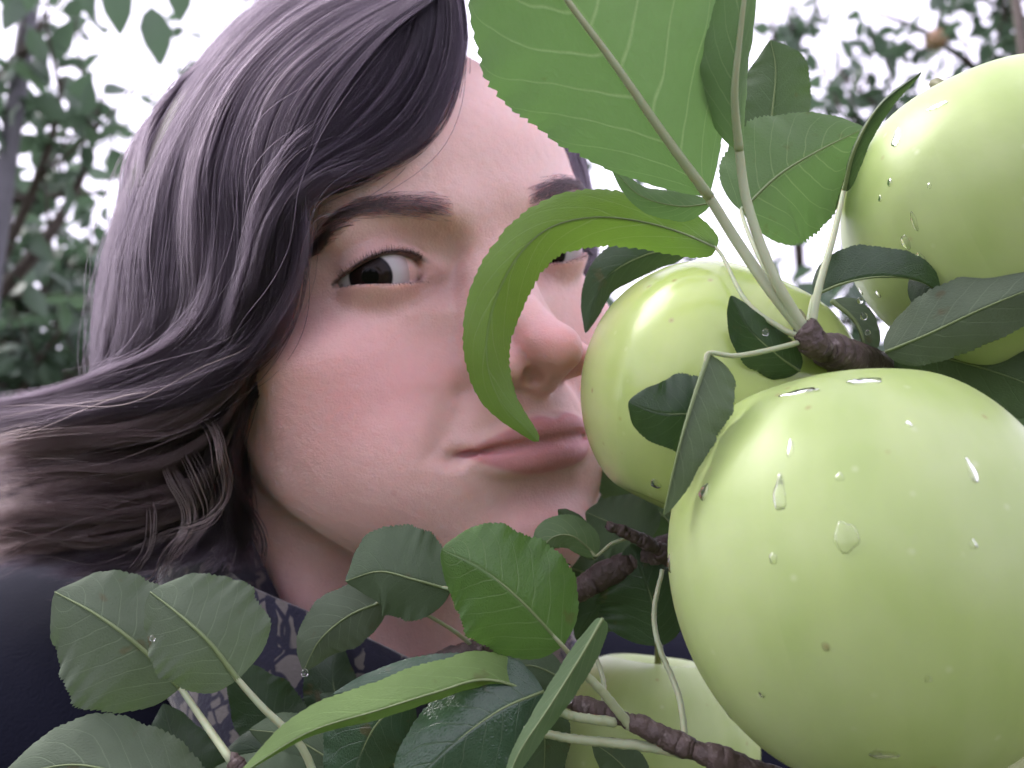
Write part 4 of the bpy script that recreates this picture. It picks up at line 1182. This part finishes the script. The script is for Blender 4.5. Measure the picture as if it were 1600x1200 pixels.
def rot_about(v, axis, ang):
    c, s = np.cos(ang)[:, None], np.sin(ang)[:, None]
    return v * c + np.cross(axis, v) * s + axis * (np.einsum('ij,ij->i', axis, v)[:, None]) * (1 - c)
def make_leaf(parent, mid, wl, wr, mat, roll_l=10, roll_r=10, under=False, seed=0, stalk=None, stalk_px=6, power=0.85, skew=0.72, curve=0.12, teeth=36, tooth=0.045, wavy=0.11, rib_px=4.0, tw=0.0):
    """mid: (px, py, d) from leaf base to tip. wl / wr: half widths in photograph pixels left and right of the way to the tip.
    roll_*: degrees each half turns away from the viewer (fold)."""
    r = np.random.default_rng(1000 + seed)
    n, m = 161, 9
    M = catmull(P_np(mid), n)
    dist = np.linalg.norm(M - np.array(CAM), axis=1)
    t = np.linspace(0, 1, n)
    T = np.gradient(M, axis=0); T /= np.linalg.norm(T, axis=1)[:, None]
    view = (np.array(CAM) - M); view /= np.linalg.norm(view, axis=1)[:, None]
    S = np.cross(T, view); S /= np.linalg.norm(S, axis=1)[:, None]
    N = np.cross(S, T)                                       # towards the viewer
    prof = np.sin(np.pi * np.clip(t, 0, 1) ** skew) ** power
    prof = np.clip(prof, 0, None) * (1 - 0.25 * smooth(0.86, 1.0, t))
    prof = prof * (1 + 0.035 * np.sin(t * 11 + seed * 2.1) + 0.022 * np.sin(t * 23 + seed))
    saw = (t * teeth + 0.15 * np.sin(t * 40 + seed)) % 1.0
    saw = 1 - tooth * (1 - saw) * (0.4 + 1.0 * np.interp(t, np.linspace(0, 1, 40), r.random(40)))
    V = []; A1 = []; A2 = []
    svals = np.linspace(-1, 1, 2 * m + 1)
    ph = r.random(4) * 6.28
    for s in svals:
        w = (wr if s >= 0 else wl) / FPX * dist * prof
        rl = math.radians(roll_r if s >= 0 else roll_l)
        dirn = rot_about(S * (1 if s >= 0 else -1), T, np.full(n, (1 if s >= 0 else -1) * rl) + math.radians(tw) * (t - 0.5))
        nn = rot_about(N, T, np.full(n, (1 if s >= 0 else -1) * rl))
        a = abs(s)
        edge = a * (saw if a > 0.93 else 1.0)
        wv = wavy * (np.sin(t * 9 + ph[0] + s * 1.5) * 0.6 + np.sin(t * 17 + ph[1] - 2 * s) * 0.35) * a ** 1.5
        wv = wv + 0.02 * np.sin(t * 50 + ph[2]) * a ** 3
        pt = M + dirn * (w * edge)[:, None] - nn * (w * (curve * a * a + wv))[:, None]
        V.append(pt); A1.append(t); A2.append(np.full(n, s))
    V = np.concatenate(V)
    Fc = []
    for k in range(2 * m):
        for i in range(n - 1):
            q = (k * n + i, k * n + i + 1, (k + 1) * n + i + 1, (k + 1) * n + i)
            Fc.append(q if under else q[::-1])
    lf = bpy.data.objects.new('leaf', None)
    me = mesh_from('leaf', local(V, parent), Fc)
    for nm, arr in (('lt', np.concatenate(A1)), ('ls', np.concatenate(A2))):
        at = me.attributes.new(nm, 'FLOAT', 'POINT'); at.data.foreach_set('value', arr.astype(np.float32))
    bpy.data.objects.remove(lf)
    lf = new_obj('leaf', me, mat, parent)
    # midrib and stalk
    rr = rib_px / FPX * dist * 0.5
    off = N * (rr * (0.35 if under else -0.5))[:, None]
    Vt, Ft = tube((M + off)[::5], (rr * (1 - 0.8 * t))[::5], 7)
    new_obj('midrib', mesh_from('midrib', local(Vt, parent), Ft), STALK if rib_px > 12 else RIB, lf)
    if stalk:
        c = catmull(np.vstack([(M + off)[14:15], (M + off)[:1], P_np(stalk)]), 18)
        r1 = stalk_px / FPX * stalk[-1][2] * 0.5
        Vt, Ft = tube(c, np.linspace(rr[0] * 0.84, r1 * 1.15, 18), 9)
        new_obj('stalk', mesh_from('stalk', local(Vt, parent), Ft), STALK, lf)
    return lf
def make_twig(parent, pts, px0, px1, name='wood', knob=0.18, seed=0, mat=None):
    r = np.random.default_rng(seed)
    n = max(24, len(pts) * 14)
    c = catmull(P_np(pts), n)
    d = np.linspace(pts[0][2], pts[-1][2], n)
    rad = np.linspace(px0, px1, n) / FPX * d * 0.5
    kn = np.arange(0, n + 14, 7)
    lump = catmull(np.stack([kn, 1 + 0.6 * knob * r.standard_normal(len(kn))], 1), 400)
    lump = np.interp(np.arange(n), lump[:, 0], lump[:, 1])
    c = c + r.standard_normal((n, 3)) * rad[:, None] * 0.06
    V, Fc = tube(c, rad * np.clip(lump, 0.7, 1.6), 12)
    return new_obj(name, mesh_from(name, local(V, parent), Fc), mat or TWIG, parent)

# ---- spur that carries the three upper apples and the big leaves
spur = empty('apple_spur', 'knobbly brown spur above the big apple with large leaves fanning upwards', 'branch', 'apple twigs in front of the face')
spur.location = P(1275, 545, 0.205)
make_twig(spur, [(1258, 512, .203), (1276, 540, .205), (1320, 556, .218), (1420, 600, .262), (1520, 740, .29), (1660, 1000, .31)], 38, 60, seed=1, knob=0.22)
HUB = (1266, 530, .203)
make_leaf(spur, [(1108, 308, .214), (1040, 215, .207), (960, 100, .201), (880, -8, .196), (800, -125, .192), (745, -215, .190)], 170, 222, LM_MID, 12, 14, True, 1, [(1150, 375, .212), (1205, 455, .206), HUB], 17, rib_px=17, curve=0.10, wavy=0.035, skew=1.0, power=0.95)
make_leaf(spur, [(1155, 235, .208), (1148, 150, .202), (1156, 60, .197), (1170, -70, .192), (1175, -200, .19)], 62, 34, LM_MID, 24, 50, True, 2, [(1168, 320, .208), (1208, 430, .204), HUB], 16, rib_px=14)
make_leaf(spur, [(1196, 260, .262), (1206, 180, .26), (1212, 110, .258), (1204, 62, .257)], 55, 58, LM_DARK, 10, 10, True, 3, rib_px=4, power=0.7)  # rear leaf in shade: the shade is put into its dark colour
make_leaf(spur, [(1158, 330, .232), (1215, 275, .234), (1280, 235, .236), (1352, 200, .238)], 92, 128, LM_MID, 10, 22, True, 4, [(1185, 400, .218), (1240, 500, .208), HUB], 9, rib_px=5, power=0.7)
make_leaf(spur, [(1328, 245, .25), (1300, 290, .252), (1272, 325, .254), (1246, 352, .256)], 32, 40, LM_DARK, 20, 20, True, 5, rib_px=3)
make_leaf(spur, [(1120, 388, .228), (1060, 362, .235), (990, 344, .240), (920, 340, .242), (855, 358, .244), (806, 405, .245), (772, 475, .246), (760, 550, .246), (780, 622, .246), (842, 690, .245)], 50, 48, LM_YOUNG, 8, 12, False, 6, [(1165, 470, .212), (1225, 515, .205), HUB], 10, rib_px=4, power=0.42, skew=0.85, curve=0.12, teeth=44, tooth=0.08, wavy=0.09)
make_leaf(spur, [(1075, 388, .268), (1010, 398, .268), (945, 438, .268), (915, 520, .268)], 30, 40, LM_DARK, 10, 12, False, 7, rib_px=4, power=0.6)
make_leaf(spur, [(1110, 318, .228), (1060, 322, .230), (1000, 305, .232), (950, 255, .234)], 26, 24, LM_MID, 20, 20, True, 8, rib_px=3)
make_leaf(spur, [(1250, 580, .209), (1215, 555, .207), (1172, 515, .206), (1142, 462, .206)], 44, 36, LM_DARK, 15, 15, False, 10, rib_px=4, power=0.6)
make_leaf(spur, [(1272, 462, .214), (1320, 442, .212), (1378, 432, .211), (1432, 438, .212), (1472, 458, .214)], 52, 8, LM_DARK, 14, 70, False, 11, [(1264, 500, .206), HUB], 9, rib_px=5, power=0.7)
make_leaf(spur, [(1425, 475, .220), (1495, 432, .214), (1575, 388, .209), (1680, 330, .204)], 55, 62, LM_DARK, 14, 20, False, 12, rib_px=4, power=0.6)
make_leaf(spur, [(1383, 550, .215), (1450, 522, .210), (1540, 480, .205), (1640, 440, .200), (1740, 400, .198)], 62, 55, LM_GREY, 20, 20, True, 13, rib_px=4, power=0.7)
make_leaf(spur, [(1400, 545, .238), (1480, 560, .236), (1580, 590, .234), (1700, 640, .232)], 75, 75, LM_DARK, 10, 10, True, 14, rib_px=4, power=0.6)
make_leaf(spur, [(1470, 610, .27), (1550, 655, .272), (1620, 700, .274), (1720, 780, .276)], 80, 80, LM_DARK, 10, 10, True, 20, rib_px=4, power=0.6)
make_leaf(spur, [(1318, 300, .222), (1336, 232, .216), (1375, 165, .212), (1440, 112, .210)], 9, 22, LM_DARK, 60, 30, False, 15, [(1302, 370, .214), (1278, 455, .207), HUB], 13, rib_px=6, power=0.5)
make_leaf(spur, [(1120, 650, .203), (1080, 647, .202), (1030, 645, .201), (982, 628, .201)], 62, 66, LM_DARK, 10, 12, False, 17, rib_px=4, power=0.55, skew=0.7)
make_leaf(spur, [(1108, 552, .199), (1086, 615, .196), (1062, 695, .194), (1036, 805, .195)], 74, 8, LM_GREY, 26, 70, True, 19, [(1150, 556, .199), (1210, 545, .202), HUB], 8, rib_px=8, power=0.55, skew=0.55)
make_leaf(spur, [(1300, 470, .236), (1335, 500, .232), (1350, 535, .23), (1352, 570, .23)], 30, 10, LM_GREY, 20, 60, True, 18, rib_px=8, power=0.6)

# ---- dark branch crossing below her chin
branch = empty('apple_branch', 'dark rough branch crossing below her chin with leaves before the neck', 'branch', 'apple twigs in front of the face')
branch.location = P(960, 890, 0.262)
make_twig(branch, [(1300, 800, .275), (1150, 830, .268), (1040, 862, .264), (960, 890, .262), (890, 932, .262), (820, 985, .264), (740, 1015, .268), (640, 1050, .275), (520, 1120, .29)], 46, 22, seed=2)
make_twig(branch, [(1035, 862, .258), (1005, 845, .254), (968, 828, .252), (950, 822, .251)], 26, 16, 'stub', seed=3)
make_leaf(branch, [(705, 922, .240), (645, 905, .238), (592, 893, .238), (540, 908, .240)], 70, 86, LM_DARK, 12, 14, True, 21, [(760, 950, .245), (830, 975, .262)], 8, rib_px=5, power=0.62, skew=0.78)
make_leaf(branch, [(598, 940, .247), (545, 962, .247), (500, 1000, .247), (474, 1048, .248)], 48, 50, LM_GREY, 14, 14, True, 22, [(640, 948, .25), (700, 980, .26), (740, 1010, .268)], 6, rib_px=4, power=0.6)
make_leaf(branch, [(880, 1010, .214), (815, 940, .211), (752, 888, .210), (690, 858, .212)], 96, 104, LM_BRIGHT, 12, 18, False, 23, [(910, 1045, .218), (960, 1100, .222)], 9, rib_px=6, power=0.5, skew=0.70)
make_leaf(branch, [(932, 868, .246), (895, 838, .244), (860, 842, .243), (838, 880, .243)], 24, 34, LM_MID, 20, 10, True, 24, [(955, 850, .25), (985, 838, .254)], 6, rib_px=4, power=0.55)
make_leaf(branch, [(928, 875, .252), (912, 840, .252), (890, 812, .252), (872, 796, .252)], 20, 20, LM_GREY, 16, 20, False, 25, rib_px=3, power=0.6)
make_leaf(branch, [(846, 868, .236), (862, 888, .236), (872, 915, .237), (866, 952, .238)], 16, 18, LM_GREY, 20, 20, True, 26, rib_px=3, power=0.6)
make_leaf(branch, [(1025, 1010, .258), (1022, 955, .258), (1008, 905, .258), (985, 850, .26)], 92, 50, LM_DARK, 10, 12, False, 27, rib_px=5, power=0.6)
make_leaf(branch, [(1010, 850, .272), (985, 830, .275), (950, 815, .278), (915, 800, .28)], 60, 60, LM_DARK, 10, 10, True, 28, rib_px=4, power=0.6)
make_leaf(branch, [(1060, 900, .28), (1000, 900, .285), (940, 940, .29), (900, 1000, .295)], 70, 60, LM_DARK, 10, 10, False, 29, rib_px=4, power=0.6)
make_leaf(branch, [(830, 1000, .27), (780, 1040, .27), (700, 1060, .272), (620, 1060, .275)], 50, 40, LM_DARK, 10, 10, False, 30, rib_px=4, power=0.6)
make_twig(branch, [(1035, 890, .240), (1022, 955, .235), (1030, 1010, .228), (1060, 1085, .220), (1072, 1166, .206)], 7, 11, 'stalk', mat=STALK, knob=0.02)

make_leaf(branch, [(1090, 860, .30), (1030, 800, .30), (975, 740, .302), (935, 650, .305)], 62, 60, LM_DARK, 10, 12, True, 32, rib_px=4, power=0.6)
make_leaf(branch, [(985, 930, .30), (925, 900, .30), (880, 885, .302), (830, 880, .305)], 55, 52, LM_DARK, 10, 12, True, 35, rib_px=4, power=0.6)
make_leaf(branch, [(1120, 850, .33), (1050, 840, .33), (990, 820, .332), (925, 770, .335)], 62, 60, LM_DARK, 10, 12, False, 33, rib_px=4, power=0.6)
make_leaf(branch, [(1060, 880, .32), (1000, 870, .32), (950, 850, .322), (890, 840, .325)], 52, 50, LM_DARK, 10, 12, True, 34, rib_px=4, power=0.6)
# ---- twig at the bottom with its narrow and glossy leaves
twig = empty('apple_twig', 'brown twig in front of the low apple with folded and glossy wet leaves', 'branch', 'apple twigs in front of the face')
twig.location = P(1000, 1130, 0.21)
make_twig(twig, [(878, 1092, .214), (925, 1108, .213), (990, 1130, .21), (1060, 1162, .207), (1130, 1190, .205), (1260, 1250, .21), (1420, 1330, .23)], 22, 48, seed=4, knob=0.25)
make_leaf(twig, [(942, 966, .206), (905, 1030, .203), (858, 1105, .200), (812, 1175, .198), (785, 1240, .197)], 30, 26, LM_MID, 32, 40, True, 41, rib_px=5, power=0.5, skew=0.6)
make_twig(twig, [(905, 1045, .205), (940, 1080, .207), (985, 1135, .21)], 12, 16, 'stalk', mat=STALK, knob=0.02)
make_twig(twig, [(850, 1105, .206), (900, 1120, .208), (960, 1128, .21)], 12, 16, 'stalk', mat=STALK, knob=0.02)
make_twig(twig, [(818, 1140, .207), (900, 1155, .208), (1000, 1165, .21), (1090, 1180, .207)], 12, 18, 'stalk', mat=STALK, knob=0.02)
make_twig(twig, [(925, 1010, .24), (942, 1060, .235), (945, 1100, .22), (960, 1120, .213)], 7, 9, 'stalk', mat=STALK, knob=0.02)
make_leaf(twig, [(845, 1085, .214), (760, 1062, .210), (680, 1082, .205), (590, 1110, .201), (480, 1145, .198), (372, 1212, .196)], 22, 58, LM_YOUNG, 50, 30, True, 42, rib_px=5, power=0.6, skew=0.8)
make_leaf(twig, [(830, 1090, .222), (740, 1062, .221), (640, 1058, .221), (520, 1085, .222)], 46, 36, LM_WET, 12, 12, False, 43, rib_px=4, power=0.6)
make_leaf(twig, [(850, 1080, .212), (780, 1110, .208), (700, 1170, .205), (610, 1260, .203)], 90, 88, LM_WET, 10, 14, False, 44, rib_px=5, power=0.6)
make_leaf(twig, [(640, 1090, .222), (590, 1130, .22), (560, 1190, .22), (545, 1270, .22)], 60, 70, LM_WET, 12, 12, False, 45, rib_px=4, power=0.6)
make_leaf(twig, [(1010, 1250, .23), (980, 1205, .23), (955, 1180, .23), (925, 1160, .231)], 34, 34, LM_DARK, 10, 10, True, 46, rib_px=3, power=0.6)
make_leaf(twig, [(840, 1090, .235), (850, 1140, .235), (850, 1200, .235), (840, 1270, .235)], 40, 50, LM_DARK, 10, 10, True, 47, rib_px=3, power=0.6)
make_leaf(twig, [(880, 1060, .25), (830, 1040, .252), (790, 1050, .255), (760, 1090, .258)], 40, 30, LM_DARK, 10, 10, True, 48, rib_px=3, power=0.6)

# ---- leaf cluster at the bottom left, in front of the coat
shoot = empty('leafy_shoot', 'leafy shoot with broad dull leaves before the dark coat, bottom left', 'branch', 'apple twigs in front of the face')
shoot.location = P(365, 1190, 0.215)
make_twig(shoot, [(360, 1186, .215), (400, 1215, .215), (520, 1260, .215), (760, 1330, .215), (1260, 1420, .23)], 20, 40, seed=6)
make_leaf(shoot, [(372, 1062, .214), (328, 1005, .212), (282, 962, .212), (235, 925, .214)], 80, 104, LM_GREY, 12, 18, True, 61, [(410, 1105, .214), (470, 1165, .214), (500, 1235, .215)], 12, rib_px=8, power=0.42, skew=0.72, wavy=0.09)
make_leaf(shoot, [(282, 1075, .232), (215, 1008, .230), (150, 960, .230), (86, 925, .232)], 108, 92, LM_GREY, 10, 14, True, 62, [(320, 1130, .225), (362, 1190, .215)], 12, rib_px=8, power=0.55, skew=0.75)
make_leaf(shoot, [(310, 1290, .222), (220, 1225, .220), (120, 1195, .219), (0, 1215, .220)], 50, 78, LM_GREY, 10, 14, True, 63, [(340, 1300, .22), (420, 1260, .217)], 8, rib_px=5, power=0.55)
make_leaf(shoot, [(480, 1190, .262), (430, 1130, .262), (395, 1085, .262), (365, 1035, .263)], 48, 52, LM_DARK, 10, 10, False, 64, rib_px=4, power=0.6)
make_leaf(shoot, [(520, 1230, .25), (470, 1180, .25), (420, 1170, .25), (345, 1180, .25)], 45, 45, LM_DARK, 10, 10, False, 65, rib_px=4, power=0.6)
make_leaf(shoot, [(560, 1170, .27), (530, 1110, .272), (520, 1050, .275), (530, 1000, .28)], 50, 40, LM_DARK, 10, 10, False, 66, rib_px=4, power=0.6)
for q_, (pts_, a_, b_) in enumerate((([(600, 1250, .24), (520, 1190, .24), (450, 1150, .242), (390, 1140, .245)], 46, 46), ([(330, 1260, .25), (300, 1200, .25), (270, 1150, .252), (255, 1100, .255)], 40, 44),
        ([(500, 1240, .235), (440, 1220, .235), (380, 1215, .236), (300, 1225, .238)], 40, 40), ([(640, 1240, .25), (600, 1170, .252), (560, 1120, .255), (500, 1085, .26)], 40, 44))):
    make_leaf(shoot, pts_, a_, b_, LM_DARK, 12, 12, q_ % 2 == 0, 70 + q_, rib_px=4, power=0.6)
# rain drops on leaves
def leaf_drop(parent, px, py, d, r):
    c = np.array(P(px, py, d))
    V, Fc = [], []
    for i in range(9):
        a = math.pi * i / 8
        for j in range(14):
            b = 2 * math.pi * j / 14
            V.append(c + r * np.array([math.sin(a) * math.cos(b), math.sin(a) * math.sin(b), 1.05 * math.cos(a) * (1.15 if a < 1.57 else 0.95)]))
    Fc = [(i * 14 + j, (i + 1) * 14 + j, (i + 1) * 14 + (j + 1) % 14, i * 14 + (j + 1) % 14) for i in range(8) for j in range(14)]
    new_obj('water_drop', mesh_from('water_drop', local(V, parent), Fc), WATER, parent)
for px, py, d, r in ((1196, 520, .203, .0008), (1344, 470, .226, .0008), (1350, 495, .226, .0009), (1356, 520, .226, .0007)): leaf_drop(spur, px, py, d, r)
for px, py, d, r in ((888, 888, .242, .0011), (886, 1093, .21, .0013)): leaf_drop(branch, px, py, d, r)
for px, py, d, r in ((238, 998, .210, .0007), (476, 1052, .24, .0010)): leaf_drop(shoot, px, py, d, r)
